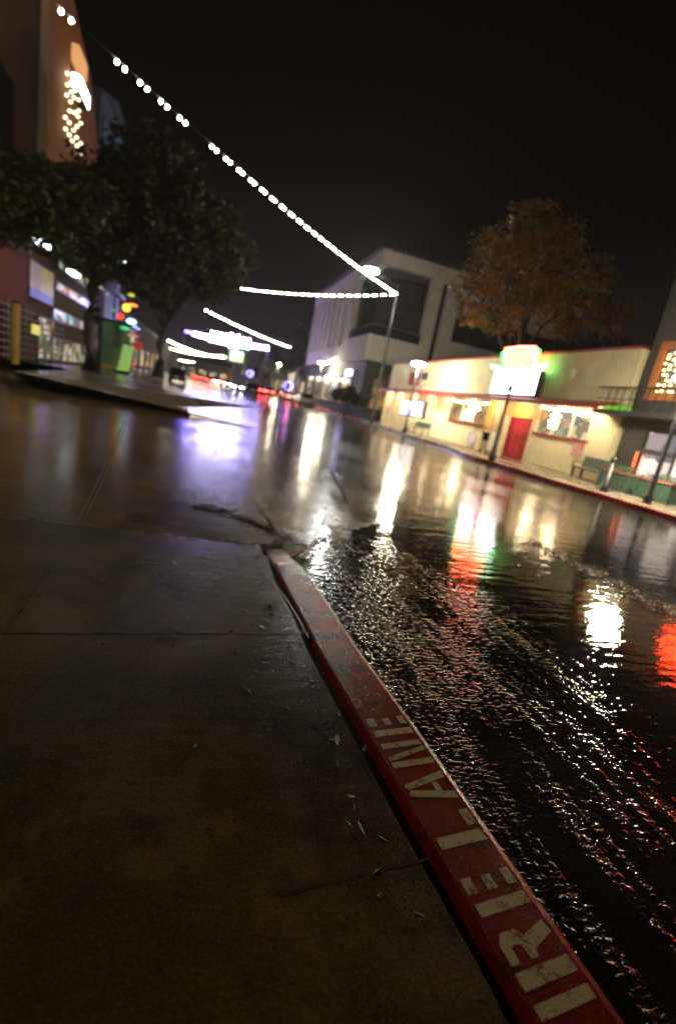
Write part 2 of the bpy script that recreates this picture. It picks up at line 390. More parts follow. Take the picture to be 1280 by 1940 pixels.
# dark leaves and grit washed against the lip of the pavement and into the gutter
def litter(line, wdt, n, z, name='leaf_litter'):
    mb = MB(); L_ = [Vector(p) for p in line]
    for k in range(n):
        i = random.randrange(len(L_)-1); u = random.random(); c_ = L_[i].lerp(L_[i+1], u) + Vector((random.gauss(0, 1), random.gauss(0, 1)))*wdt
        a_ = random.uniform(0, 6.28); l = random.uniform(.006, .034); h_ = random.uniform(.2, .55)*l; d = Vector((math.cos(a_), math.sin(a_))); e_ = Vector((-d.y, d.x))
        zz = z + random.uniform(.002, .012); tl = random.uniform(-.006, .010)
        mb.quad((*(c_-d*l), zz), (*(c_+e_*h_), zz+tl), (*(c_+d*l), zz+random.uniform(0, .008)), (*(c_-e_*h_), zz))
    return tag(mb.build(name, M_dirt), kind='stuff')
litter([(-3, 4.06), (-1.38, 3.89), (-.64, 3.84), (.175, 3.77), (.5, 3.78), (.8, 3.77)], .03, 1300, .062)
litter([gz(x, y, .03) for x, y in ((375, 962), (420, 972), (470, 990), (520, 1012), (560, 1036), (585, 1048))], .045, 900, .062)
litter([gz(x, y, 0) for x, y in ((560, 1040), (620, 1020), (700, 1060), (760, 1090))], .10, 500, .004)

litter([(kerbx(Y, 0) - .17, Y) for Y in (3.5, 2.6, 1.6, .8)], .03, 45, KZ - .010)
litter([gz(x, y) for x, y in ((250, 1050), (480, 1090), (600, 1365), (300, 1250))], .25, 26, KZ - .010)

# alley apron (left of the road) and the concrete gutter that crosses its mouth
def patch(name, m, pts, z, nx=1):
    return struct(MB().prism([(x, y, z) for x, y in pts], (0, 0, -.05)).build(name, m))
patch('alley', M_alley, [(-60, 3.7), (.62, 3.7), (.80, 4.1), (.55, 7), (.0, 11), (-.45, 15.75), (-2.6, 17.9), (-5.2, 19.3), (-60, 24)], .060)
CPT = [gz(x, y, .004) for x, y in ((618, 888), (655, 905), (738, 962), (732, 990), (660, 1000), (590, 992), (552, 955), (585, 912))]  # concrete paled and shaped to stand for a broad sheen of reflected light
M_conc = wet('wet_concrete_sheen', (.09, .078, .06), (.17, .15, .12), .10, .26, 1.6, .004, 10, .0008, 70, chips=[((.03, .026, .02), 3, .48, .66)])
patch('concrete_sheen_patch', M_conc, [(x + random.uniform(-.05, .05), y + random.uniform(-.10, .10)) for a_, b_ in zip(CPT, CPT[1:] + CPT[:1]) for k in range(8) for x, y in [(a_[0] + (b_[0]-a_[0])*k/8, a_[1] + (b_[1]-a_[1])*k/8)]], .004)
patch('alley_gutter', M_swale, [(.62, 3.72), (.86, 3.74), (1.15, 4.1), (1.9, 6.2), (2.3, 9), (2.0, 11.5), (1.0, 14.5), (-.3, 17), (-.48, 15.85), (.0, 11), (.55, 7), (.82, 4.6)], .030)
# old seam with grit down the middle of the road, and worn paint lines
litter(jit((4.52, 1.2), (4.60, 5.2), 30, .03), .09, 1500, .003)
crack([gz(x, y, .06) for x, y in ((150, 985), (182, 920), (213, 850), (238, 795))], .028, 'alley_marking', .064, mat('worn_white_line', (.10, .075, .065), .3))
crack([gz(x, y, .06) for x, y in ((160, 985), (191, 920), (221, 850), (245, 795))], .022, 'alley_marking', .064, bpy.data.materials['worn_white_line'])

# far corner: kerb, plaza that rises towards the shops
cor = [(-.42, 15.8), (-1.1, 16.9), (-2.62, 17.9), (-5.2, 19.3), (-12, 22.6), (-30, 30)]
farl = [(-.42, 15.8), (-.9, 22), (-1.6, 33), (-2.6, 45), (-4.6, 60), (-8.5, 400)]
mb = MB()
path = list(reversed(cor)) + farl[1:]
def off(path, d):
    o = []
    for k, p in enumerate(path):
        a = Vector(path[max(k-1, 0)]); b = Vector(path[min(k+1, len(path)-1)]); t_ = (b - a).normalized(); o.append((p[0] - t_.y*d, p[1] + t_.x*d))
    return o
inn = off(path, .22)
pk = []
for (xo, yo), (xi, yi) in zip(path, inn): pk.append([(xo, yo, -.04), (xo, yo, .17), (xi, yi, .20), (xi, yi, -.04)])
for p in pk: mb.v += p
for k in range(len(pk)-1):
    for j in range(3): mb.f.append((k*4+j, (k+1)*4+j, (k+1)*4+j+1, k*4+j+1))
struct(mb.build('kerb', M_kerb))
mb = MB()
inn2 = off(path, 5.0)
for k in range(len(path)-1):
    a, b = inn[k], inn[k+1]; c_, d_ = inn2[k], inn2[k+1]
    mb.quad((*a, .195), (*b, .195), (*d_, .52), (*c_, .52))
mb.quad(*[(x, y, .52) for x, y in inn2], (-60, 400, .52), (-60, 40, .52))
struct(mb.build('plaza_pavement', M_plaza))

# right-hand side: red kerb, then the bare kerb of the parking bay, and the pavement
kr = [(11.75, -30), (11.78, 8.0), (11.74, 17.9), (11.95, 19.2), (13.0, 24), (13.6, 34.5), (14.6, 48), (15.0, 66), (15.8, 120), (16.4, 400)]
def rkerb(p, name, m):
    mb = MB(); o = off(p, -.17); pk = [[(a[0], a[1], -.04), (a[0] + .02, a[1], .15), (b[0], b[1], .156), (b[0], b[1], -.04)] for a, b in zip(p, o)]
    for q in pk: mb.v += q
    for k in range(len(pk)-1):
        for j in range(3): mb.f.append((k*4+j, (k+1)*4+j, (k+1)*4+j+1, k*4+j+1))
    return struct(mb.build(name, m))
M_redk2 = wet('red_kerb_paint_far', (.26, .018, .016), (.36, .035, .028), .2, .4, 2, .0008, 20, .001, 100)
rkerb(kr[:4], 'kerb', M_redk2); rkerb(kr[3:], 'kerb', M_kerb)
o = off(kr, -.17); mb = MB()
for k in range(len(o)-1): mb.quad((*o[k], .15), (*o[k+1], .15), (40, o[k+1][1], .16), (40, o[k][1], .16))
struct(mb.build('far_pavement', M_walkR))

# ------------------------------------------------------------------ street lamps
def lamp_post(label, loc, h, big=1.0, lens=None):
    t = thing('street_lamp', label, 'street lamp', loc, 0, 'lamps along the kerb')
    MB().tube([(0,0,0), (0,0,.25), (0,0,.3), (0,0,h*.6), (0,0,h)], [.13, .12, .075, .06, .045], 10).build('pole', M_black, t, local=True, smooth=True)
    hd = MB().tube([(0,0,h), (0,0,h+.10)], [.10, .12], 10).tube([(0,0,h+.34), (0,0,h+.40), (0,0,h+.47)], [.47*big, .40*big, .06], 16).build('lamp_head', M_black, t, local=True, smooth=True)
    MB().ball((0, 0, h + .22), (.40*big, .40*big, .13), 14, 8).build('lens', lens or E_lamp, hd, local=True, smooth=True)
    return t
p = onX(793, 690, 13.2)
L1 = lamp_post('black street lamp in front of the left end of the cream restaurant', (13.2, p.y, .15), p.z - .37, 1.1)
for (px, py, X), lab in (((610, 688, 14.8), 'black street lamp below the white modern building, nearest the parked white car'),
                         ((527, 690, 15.6), 'far street lamp with greenish glow in front of the street trees'),
                         ((469, 690, 15.9), 'farthest street lamp, just right of the lit kiosk panel')):
    p = onX(px, py, X); lamp_post(lab, (X, p.y, .15), p.z - .37, 1.0 + (p.y - 40) / 70)
lamp_post('street lamp beside the dark grey building at the right edge of the photo', (12.75, 10.15, .15), 3.4, 1.0)
lamp_post('street lamp on the near pavement beyond the left edge of the photo', (-7.8, 9.5, .06), 4.6, .9, E_lampn)
# unlit post in front of the sign
p = onX(930, 872, 12.25); 
t = thing('street_post', 'black unlit post with a small cap, standing on the red kerb before the white sign', 'post', (12.25, p.y, .15))
MB().tube([(0,0,0), (0,0,.28), (0,0,.34), (0,0,1.6), (0,0,3.0)], [.17, .16, .11, .085, .06], 12).build('pole', M_black, t, local=True, smooth=True)
MB().tube([(0,0,3.0), (0,0,3.06), (0,0,3.2), (0,0,3.24)], [.10, .11, .11, .05], 12).build('cap', M_black, t, local=True, smooth=True)

# tall pole with an arm lamp; the festoon strings hang from it
pt = onX(752, 556, 12.9); PY = pt.y; PZ = pt.z
t = thing('tall_light_pole', 'tall thin grey pole carrying the light strings and one bright arm lamp', 'light pole', (12.9, PY, .15))
MB().tube([(0,0,0), (0,0,.5), (0,0,PZ*.6), (0,0,PZ+.5)], [.16, .13, .10, .07], 10).build('pole', M_dark, t, local=True, smooth=True)
lh = onY(702, 515, PY - .3)
a = MB().tube([(0,0,PZ+.2), ((lh.x-12.9)*.45, -.1, (lh.z - .15 + PZ+.4)/2), (lh.x-12.9, -.3, lh.z-.02)], [.05, .045, .04], 8).build('arm', M_dark, t, local=True, smooth=True)
hd = MB().ball((lh.x-12.9, -.3, lh.z+.10), (.50, .24, .07), 12, 6).build('lamp_head', M_dark, t, local=True, smooth=True)
MB().ball((lh.x-12.9, -.3, lh.z-.06), (.55, .32, .20), 12, 6).build('lens', E_lampw, hd, local=True, smooth=True)

# ------------------------------------------------------------------ festoon strings
def festoon(label, P0, P1, sag, n, pair=0.0, r=.07, m=E_bulb, gap=None, skip=None, group='festoon light strings over the street'):
    P0, P1 = Vector(P0), Vector(P1)
    def at(u): q = P0.lerp(P1, u); q.z -= sag * 4 * u * (1 - u); return q
    t = thing('festoon_string', label, 'string lights', P0, 0, group)
    Ls = (P1 - P0).length
    MB().tube([at(k / 40) for k in range(41)], .012, 4).build('cable', M_black, t)
    us = []
    for k in range(n):
        u = (k + .5) / n
        if gap and gap[0] < u < gap[1]: continue
        us += [u - pair / Ls / 2, u + pair / Ls / 2] if pair else [u]  # second bulb of each pair is added, imitating a blurred double image
    bulb = None
    us = [u for u in us if not any(a <= proj(at(u))[0] <= b for a, b in (skip or []))]
    for u in us[:100]:
        q = at(u)
        if bulb is None:
            bulb = MB().ball((0, 0, 0), (r, r, r * 1.15), 8, 6).build('bulb', m, t, local=True, smooth=True); o_ = bulb
        else:
            o_ = bulb.copy(); COL.objects.link(o_); o_.parent = t
        o_.location = q - P0 - Vector((0, 0, r + .02))
    return t
PT = Vector((12.9, PY, PZ))
A1 = onY(96, -4, 14.0)
festoon('long string of warm bulbs, doubled like a shaken image, crossing from the tall pole to the upper left', PT, A1, .35, 36, .25, .046, skip=[(136, 212), (352, 394)])
B1 = onZ(372, 529, PZ)
festoon('second string of bulbs, doubled like a shaken image, running from the tall pole across to the left trees', PT, B1, .55, 28, .25, .048, skip=[(434, 455)])
c0, c1 = onZ(386, 584, 9.6), onZ(550, 657, 9.6)
festoon('lower string of evenly spaced single bulbs ending over the far trees', c0, c1, .25, 25, 0, .10)
for (a, b, n, lab) in (((318, 643), (428, 676), 40, 'topmost of the three far bulb strings low over the street'),
                    ((310, 654), (424, 673), 44, 'middle one of the three far bulb strings low over the street'),
                    ((304, 667), (368, 685), 34, 'lowest and shortest of the three far bulb strings')):
    q0, q1 = onZ(*a, 8.6), onZ(*b, 8.6)
    if q1.y > 230 or q1.y < 0: q1 = onY(*b, 200)
    festoon(lab, q0, q1, .9, n, 0, .20, E_bulbfar)

# lit garland across the street
g0, g1 = onY(350, 627, 82), onY(508, 659, 82)
t = thing('light_garland', 'blue white holiday garland with snowflakes hung across the far street', 'garland', g0)
def gp(u): q = g0.lerp(g1, u); q.z -= .9 * 4 * u * (1-u) * .35; return q
MB().tube([gp(k/30) for k in range(31)], .03, 5).build('cable', M_black, t)
def zig(u0, u1, amp, n):
    return [gp(u0 + (u1-u0)*k/n) + Vector((0, random.uniform(-.2, .2), amp * (1 if k % 2 else -1) * random.uniform(.5, 1))) for k in range(n+1)]
MB().tube(zig(.10, 1, .42, 60), .10, 5).build('light_rope', E_garl, t)
MB().tube(zig(.13, .98, .25, 50), .09, 5).build('light_rope', E_star, t)
MB().tube(zig(0, .13, .25, 9), .10, 5).build('light_rope', E_garl2, t)
for u in (.34, .45, .58, .72):
    q = gp(u) + Vector((0, -.2, .25)); mb = MB(); s = 1.0 if u != .58 else 1.35
    for k in range(6):
        d = Vector((math.cos(k*math.pi/3), 0, math.sin(k*math.pi/3))); mb.tube([q, q + d*s], .07, 5)
        for sg in (-1, 1):
            e_ = Vector((math.cos(k*math.pi/3 + sg*.6), 0, math.sin(k*math.pi/3 + sg*.6))); mb.tube([q + d*s*.6, q + d*s*.6 + e_*s*.3], .05, 5)
    mb.build('snowflake', E_star, t)
# the wooden poles it hangs from
for q, lab in ((g0, 'dark pole at the left end of the blue white garland'), (g1, 'dark pole at the right end of the blue white garland')):
    t = thing('garland_pole', lab, 'pole', (q.x, q.y, 0), 0, 'poles of the garland')
    MB().tube([(0,0,0), (0,0,q.z+.2)], [.12, .08], 8).build('shaft', M_black, t, local=True, smooth=True)
    MB().tube([(0,0,-.05), (0,0,.3)], [.22, .18], 8).build('base', M_black, t, local=True)

# ------------------------------------------------------------------ restaurant
FX = 15.8
t = thing('restaurant_building', 'long cream stucco restaurant with red roof edge, red awning and red door', 'building', (FX, 28, .15))
RY0, RY1, RZ = 14.85, 40.4, 5.5
# front wall pierced by two windows and a doorway
wn = [(16.2, 19.5, 1.72, 3.0), (23.9, 28.3, 1.62, 2.9)]
D0, D1 = 20.05, 21.6
mb = MB()
ys = [RY0, 16.2, 19.5, D0, D1, 23.9, 28.3, RY1]
for a, b in zip(ys, ys[1:]):
    if (a, b) == (16.2, 19.5) or (a, b) == (23.9, 28.3):
        q = wn[0] if a == 16.2 else wn[1]
        mb.box(FX, FX+.3, a, b, .15, q[2]); mb.box(FX, FX+.3, a, b, q[3], RZ)
    elif a == D0: mb.box(FX, FX+.3, a, b, 2.3, RZ)
    else: mb.box(FX, FX+.3, a, b, .15, RZ)
mb.box(FX+.3, FX+14, RY0, RY0+.3, .15, RZ).box(FX+.3, FX+14, RY1-.3, RY1, .15, RZ).box(FX+13.7, FX+14, RY0+.3, RY1-.3, .15, RZ).box(FX+.3, FX+13.7, RY0+.3, RY1-.3, RZ-.6, RZ-.4)
mb.build('wall', M_cream, t)
MB().box(FX-.06, FX+.36, RY0-.06, RY1+.06, RZ, RZ+.10).box(FX+.36, FX+14.06, RY0-.06, RY0+.3, RZ, RZ+.10).build('roof_trim', M_redtrim, t)
# awning: sloped red roof with fascia
MB().prism([(FX-.003, RY0+.35, 3.42), (FX-.95, RY0+.35, 3.20), (FX-.95, RY0+.35, 3.02), (FX-.90, RY0+.35, 3.02), (FX-.90, RY0+.35, 3.14), (FX-.003, RY0+.35, 3.16)], (0, RY1+.5-RY0-.35, 0)).build('awning', M_redtrim, t)
mb = MB()
for k in range(9):
    mb.box(FX-.05, FX-.004, RY0, 19.55, .18+k*.165, .18+k*.165+.15)
mb.build('siding', M_siding, t)
mb = MB()
for k in range(8):
    mb.box(FX-.05, FX-.004, 24.9, 29.6, .18+k*.165, .18+k*.165+.15)
mb.build('siding', M_siding, t)
MB().box(FX-.03, FX-.004, D0-.9, D1+.9, 2.32, 3.02).build('door_surround', M_yellow, t)
MB().box(FX-.12, FX-.004, 23.15, 23.85, .15, 3.02).box(FX-.12, FX-.004, 22.4, 22.62, .15, 3.02).build('pilaster', M_yellow, t)
dr = MB().box(FX+.05, FX+.11, D0+.06, D1-.06, .17, 2.28).box(FX+.03, FX+.05, D0+.25, D1-.25, .4, 1.0).box(FX+.03, FX+.05, D0+.25, D1-.25, 1.25, 2.1).build('door', M_reddoor, t)
MB().tube([(FX, D0+.2, 1.0), (FX, D0+.2, 1.35)], .025, 6).build('handle', M_rim, dr)
MB().box(FX-.02, FX+.04, D1-.06, D1+.10, .16, 2.32).box(FX-.02, FX+.04, D0-.10, D0+.06, .16, 2.32).build('door_frame', M_redtrim, t)
G_win1 = goods('lit_dining_room', [(.55, .36, .10), (.85, .6, .2), (.25, .22, .14), (.12, .16, .20), (.95, .75, .35), (.3, .5, .3), (.5, .35, .2)], 2.2, .75)
G_win2 = goods('lit_bar_room', [(.40, .26, .08), (.55, .36, .12), (.18, .14, .10), (.75, .5, .18), (.5, .22, .08)], 2.0, .8)
for (a, b, z0, z1), g in zip(wn, (G_win1, G_win2)):
    f = MB().box(FX-.06, FX+.02, a-.10, a, z0-.12, z1+.06).box(FX-.06, FX+.02, b, b+.10, z0-.12, z1+.06).box(FX-.06, FX+.02, a, b, z1, z1+.06).build('window', M_white2, t)
    MB().box(FX+.06, FX+.08, a, b, z0, z1).build('pane', g, f)
    MB().box(FX-.12, FX+.03, a-.12, b+.12, z0-.10, z0-.003).build('sill', M_redtrim, f)
    for k in range(1, 3): MB().box(FX-.02, FX+.05, a+(b-a)*k/3-.03, a+(b-a)*k/3+.03, z0, z1).build('mullion', M_white2, f)
# strings of small lights behind the left window, hanging lamps behind the right one
def scatter_bulbs(pts, r, m, parent):
    first = None; org = Vector((0, 0, 0)); q_ = parent
    while q_ is not None: org += q_.location; q_ = q_.parent
    for p_ in pts:
        if first is None: o_ = first = MB().ball((0, 0, 0), r, 6, 5).build('bulb', m, parent, local=True, smooth=True)
        else: o_ = first.copy(); COL.objects.link(o_); o_.parent = parent
        o_.location = Vector(p_) - org
pts = []
for k in range(46):
    u = random.random(); pts.append((FX+.03, 25.6 + random.gauss(0, .32) + (1 - u)*.6, 1.75 + u * 1.05))
for a_, b_, z_ in ((16.25, 19.45, 2.97), (24, 28.2, 2.87)): pts += [(FX-.08, a_ + (b_-a_)*k/11, z_ - .07*math.sin(k*math.pi/5.5)**2) for k in range(12)]
scatter_bulbs(pts, .05, E_small, t)
MB().tube([(FX-.07, 22.95, .15), (FX-.07, 22.95, 5.45)], .05, 8).build('drainpipe', M_white2, t)
MB().box(FX-.06, FX-.004, 33.0, 33.9, 4.2, 4.7).build('vent', M_dark, t)
for y in (18.0, 29.5): MB().box(FX-.10, FX-.004, y, y+.35, 4.35, 4.75).build('electric_box', M_white2, t)
for y, z in ((18.5, 2.35), (18.45, 2.62), (17.1, 2.85), (18.0, 2.95), (16.7, 2.8)):
    MB().box(FX-.01, FX+.03, y-.28, y+.28, z-.05, z+.05).build('interior_lamp', E_small, t)
MB().box(FX+.0, FX+.03, 18.2, 18.75, 2.0, 2.28).build('lit_menu', emit('menu_glow', (1, .75, .5), 4), t)
# added lamps, hidden behind the awning fascia, brighten the wall
for k, y in enumerate((15.9, 17.9, 20.8, 23.0, 26, 28.9, 31.5, 34.5, 37.2, 39.7)):
    MB().box(FX-.84, FX-.60, y-.3, y+.3, 3.075, 3.13).build('added_downlight', E_down, t)
# a pale flower-like mural between the pilaster and the window
q = onX(893, 831, FX); mb = MB()
for k in range(6):
    a_ = k*math.pi/3; mb.ball((FX-.06, q.y+.3*math.cos(a_), q.z+.3*math.sin(a_)), (.008, .22, .22), 10, 5)
mb.build('wall_decoration', mat('pale_mauve_paint', (.55, .5, .58), .7), t)
MB().box(FX-.11, FX-.062, 16.2, 16.75, 1.0, 1.58).build('poster', mat('red_and_white_poster', (.45, .05, .05), .5, 0, 5, col2=(.6, .55, .5)), t)
MB().box(FX-.03, FX-.004, 34.2, 36.2, 3.75, 4.75).build('painted_panel', mat('faded_red_wall_sign', (.30, .05, .05), .7, .2, 3), t)
MB().box(FX-.05, FX-.004, RY1-.05, RY1+.25, .15, 3.1).build('corner_board', M_cream, t)

# roof sign standing on the awning
SX = 15.25
q = [onX(x, y, SX) for x, y in ((940, 700), (1022, 706), (1010, 751), (927, 745))]
y0, y1 = (q[1].y + q[2].y)/2, (q[0].y + q[3].y)/2; z0, z1 = 3.40, (q[0].z + q[1].z)/2
t = thing('restaurant_sign', 'glowing white box sign with yellow cup and green leaf neon above red awning', 'sign', (SX, (y0+y1)/2, z0))
bx = MB().box(SX, SX+.35, y0, y1, z0, z1).build('sign_box', M_dark, t, bevel=.02)
MB().box(SX-.03, SX-.003, y0+.04, y1-.04, z0+.04, z1-.04).build('sign_face', E_signw, bx)
def sg(x, y): return onX(x, y, SX-.02)
mb = MB()
def nquad(mb, pts, d=.10): mb.prism([sg(x, y) for x, y in pts], (d, 0, 0))
nquad(mb, [(961, 664), (1011, 661), (1009, 683), (990, 687), (988, 697), (966, 697), (965, 684), (960, 682)])
cup = mb.build('neon_cup', E_neony, t)
mb = MB()
for seg in ([(958, 684), (959, 661), (985, 658), (1014, 658), (1012, 686)], [(962, 690), (964, 701), (990, 701), (992, 690)]):
    mb.tube([sg(x, y) - Vector((.03, 0, 0)) for x, y in seg], .055, 6)
mb.build('neon_outline', E_neonr, t)
for pts, m, nm in (([(930, 690), (945, 694), (965, 697), (967, 703), (945, 703), (931, 698)], E_neonw, 'neon_leaf'),
               ([(990, 697), (1008, 690), (1030, 686), (1036, 689), (1028, 699), (1008, 704), (991, 703)], E_neonw, 'neon_leaf'),
               ([(949, 668), (957, 664), (957, 690), (951, 688)], E_neong, 'neon_leaf'),
               ([(1004, 656), (1020, 661), (1020, 676), (1012, 684), (1015, 668)], E_neong, 'neon_leaf')):
    mb = MB(); nquad(mb, pts, .08); mb.build(nm, m, t)
MB().tube([(SX+.2, y0+.5, z0+.3), (SX+.2, y0+.5, z1+1.0)], .05, 6).tube([(SX+.2, y1-.5, z0+.3), (SX+.2, y1-.5, z1+.8)], .05, 6).tube([(SX+.2, (y0+y1)/2, z1-.2), (SX+.2, (y0+y1)/2, z1+1.1)], .05, 6).build('bracket', M_dark, t)

# display board on a post at the kerb
q = onX(782, 774, 14.3); q2 = onX(763, 822, 14.3)
t = thing('display_board', 'lit white and violet display board on a dark post outside the restaurant', 'display board', (14.3, q.y+.6, .15))
MB().tube([(14.3, q.y+.6, .15), (14.3, q.y+.6, q.z)], .07, 8).tube([(14.3, q.y+.6, .15), (14.3, q.y+.6, .5)], [.2, .14], 8).build('post', M_black, t)
bd = MB().box(14.18, 14.42, q.y-2.0, q.y+2.0, q.z-.60, q.z+.60).build('board', M_black, t, bevel=.03)
MB().box(14.15, 14.177, q.y-1.9, q.y+1.9, q.z-.52, q.z+.52).build('screen', goods('screen_picture', [(.8, .85, 1), (.55, .5, 1), (1, .95, .95), (.35, .35, .8), (1, .75, .55)], 1.3, 2.2), bd)

# benches
def bench(label, loc, ln, rz):
    t = thing('street_bench', label, 'bench', loc, rz, 'green street benches')
    mb = MB()
    for k in range(4): mb.box(-ln/2, ln/2, -.28+k*.13, -.18+k*.13, .43, .47)
    mb.build('seat', M_gbench, t, local=True)
    mb = MB()
    for k in range(4): mb.box(-ln/2, ln/2, .25+k*.018, .28+k*.018, .52+k*.11, .61+k*.11)
    for k in range(int(ln/.25)): mb.box(-ln/2+.1+k*.25, -ln/2+.13+k*.25, .29, .30, .5, .94)
    mb.build('backrest', M_gbench, t, local=True)
    for sx in (-1, 1):
        for sy in (-.24, .24):
            MB().box(sx*(ln/2-.12)-.03, sx*(ln/2-.12)+.03, sy-.03, sy+.03, 0, .428).build('leg', M_black, t, local=True)
        MB().tube([(sx*(ln/2-.05), .26, .66), (sx*(ln/2-.05), -.26, .66), (sx*(ln/2-.05), -.28, .47)], .025, 6).build('armrest', M_black, t, local=True)
    return t
bench('small green bench against the cream wall left of the bar window', (14.95, 30.8, .15), 2.6, -math.pi/2)
q = onX(1130, 888, 14.9)
bench('long dark green lattice bench near the dark grey building', (15.0, q.y, .15), 2.3, -math.pi/2)

# small cabinet beside the post
q = onX(922, 848, 14.6)
t = thing('news_box', 'small pale cabinet standing beside the black post before the ochre pilaster', 'cabinet', (14.6, q.y, .15))
MB().box(14.35, 14.85, q.y-.35, q.y+.35, .4, 1.35).build('body', M_white2, t, bevel=.03)
MB().box(14.33, 14.347, q.y-.27, q.y+.27, .85, 1.25).build('door', M_glassd, t)
for sx in (14.4, 14.8):
    for sy in (-.3, .3): MB().box(sx-.03, sx+.03, q.y+sy-.03, q.y+sy+.03, .15, .397).build('leg', M_black, t)

# ------------------------------------------------------------------ dark building on the right
t = thing('grey_shop_building', 'dark grey two storey shop with orange window frame and glowing shop front', 'building', (16, 5, .15))
GX = 15.95; GY1 = 14.62
wu = (10.4, 13.95, 3.85, 5.45)     # upper window
wl = [(10.9, 13.62, 1.80, 2.42), (10.9, 13.62, .55, 1.62)]
mb = MB()
mb.box(GX, GX+.3, wu[1]+.0, GY1, .15, 9).box(GX, GX+.3, wu[0], wu[1], wu[3], 9).box(GX, GX+.3, wu[0], wu[1], 2.42, wu[2]).box(GX, GX+.3, wu[0], wu[1], 1.62, 1.80).box(GX, GX+.3, wu[0], wu[1], .15, .55)
mb.box(GX, GX+.3, wl[0][1], wu[1], .55, 1.62).box(GX, GX+.3, wl[0][1], wu[1], 1.80, 2.42).box(GX, GX+.3, wu[0], wl[0][0], .55, 1.62).box(GX, GX+.3, wu[0], wl[0][0], 1.80, 2.42)
mb.box(GX, GX+.3, -20, wu[0], .15, 9).box(GX+.3, GX+14, GY1-.3, GY1, .15, 9).box(GX+.3, GX+14, -20, -19.7, .15, 9)
mb.build('wall', M_greyw, t)
MB().box(GX-.1, GX+14.05, -20.1, GY1+.1, 9.003, 9.25).build('roof_coping', M_dark, t)
a, b, z0, z1 = wu
f = MB().box(GX-.07, GX+.05, b, b+.26, z0-.26, z1+.26).box(GX-.07, GX+.05, a-.26, a, z0-.26, z1+.26).box(GX-.07, GX+.05, a, b, z1, z1+.26).box(GX-.07, GX+.05, a, b, z0-.26, z0).build('window', M_orframe, t)
tag(f, 'orange framed upper window hung with warm bulbs')
MB().box(GX+.12, GX+.14, a, b, z0, z1).build('pane', goods('brown_lit_room', [(.20, .10, .05), (.3, .15, .07), (.14, .10, .08), (.25, .12, .05)], 1.5, .9), f)
scatter_bulbs([(GX+.04, b-.12-k*.2 + random.uniform(-.05, .05), z0+.1+j*.19+random.uniform(-.04, .04)) for k in range(9) for j in range(8) if random.random() < .85], .036, E_curt, f)
G_shop = goods('pale_lit_shop', [(.85, .72, .62), (1, .86, .74), (.30, .24, .24), (.75, .6, .52), (.95, .8, .7), (.12, .12, .14)], 1.6, 1.25)
for (a, b, z0, z1) in wl:
    f = MB().box(GX-.05, GX+.04, b-.08, b, z0, z1).build('window', M_black, t)
    MB().box(GX-.05, GX+.04, a, a+.08, z0, z1).build('jamb', M_black, f); MB().box(GX-.04, GX+.03, (a+b)/2-.04, (a+b)/2+.04, z0, z1).build('mullion', M_black, f)
    MB().box(GX+.08, GX+.10, a, b, z0, z1).build('pane', G_shop, f)
MB().box(GX-1.0, GX-.004, 5, GY1+.9, 2.86, 3.02).build('canopy', M_dark, t)
mb = MB()
for k in range(30): mb.box(GX-.98, GX-.95, 5.1+k*.34, 5.13+k*.34, 3.03, 3.85)
mb.box(GX-1.0, GX-.93, 5, GY1+.9, 3.852, 3.90).box(GX-1.0, GX-.93, 5, GY1+.9, 3.42, 3.45)
mb.build('balcony_rail', M_black, t)
MB().box(GX-.8, GX-.5, 14.2, 15.4, 3.03, 3.20).build('planter', emit('green_planter_glow', (.15, .5, .03), .6), t)  # planter box given a weak green glow in its material
MB().box(GX-.06, GX-.004, 10.9, 14.0, .16, .52).build('dado', M_gpanel, t)
t = thing('led_string', 'red light string framing the left edge of the glowing shop window', 'string lights', (GX-.1, 13.6, .5))
mb = MB()
MB().tube([(GX-.10, 13.66, .6), (GX-.10, 13.66, 1.62), (GX-.10, 13.0, 1.64)], .01, 4).build('cable', M_black, t)
for k in range(11):
    MB().ball((GX-.11, 13.66, .6+k*.1), .032, 6, 4).build('bulb', E_ledr, t)
    if k < 9: MB().ball((GX-.11, 13.36, .66+k*.1), .028, 6, 4).build('bulb', E_ledr, t)
# green planter boxes and a post along that frontage
def planter(label, y):
    t = thing('planter_box', label, 'planter', (14.6, y, .15), 0, 'green planter boxes')
    MB().box(-.3, .3, -.62, .62, 0, .62).build('box', M_gpanel, t, bevel=.02, local=True)
    MB().box(-.33, .33, -.65, .65, .623, .68).build('rim', mat('pink_rim_paint', (.35, .13, .11), .5), t, local=True)
    mb = MB()
    for k in range(260):
        c_ = Vector((random.uniform(-.26, .26), random.uniform(-.56, .56), .68 + random.random()**2*.22)); d = Vector((random.uniform(-1,1), random.uniform(-1,1), random.uniform(0,1))).normalized()*.06; e_ = d.orthogonal().normalized()*.03
        mb.quad(c_-d, c_+e_, c_+d, c_-e_)
    mb.build('foliage', M_leafg, t, local=True)
planter('green planter box nearest the long green bench', 13.0)
planter('second green planter box, before the glowing shop window', 11.4)
t = thing('street_post', 'short black bollard post before the glowing shop window', 'post', (12.7, 11.7, .15))
MB().tube([(0,0,0), (0,0,.2), (0,0,.25), (0,0,1.0)], [.15, .14, .09, .08], 10).build('shaft', M_black, t, local=True, smooth=True)
MB().ball((0, 0, 1.06), .11, 10, 6).build('cap', M_black, t, local=True, smooth=True)
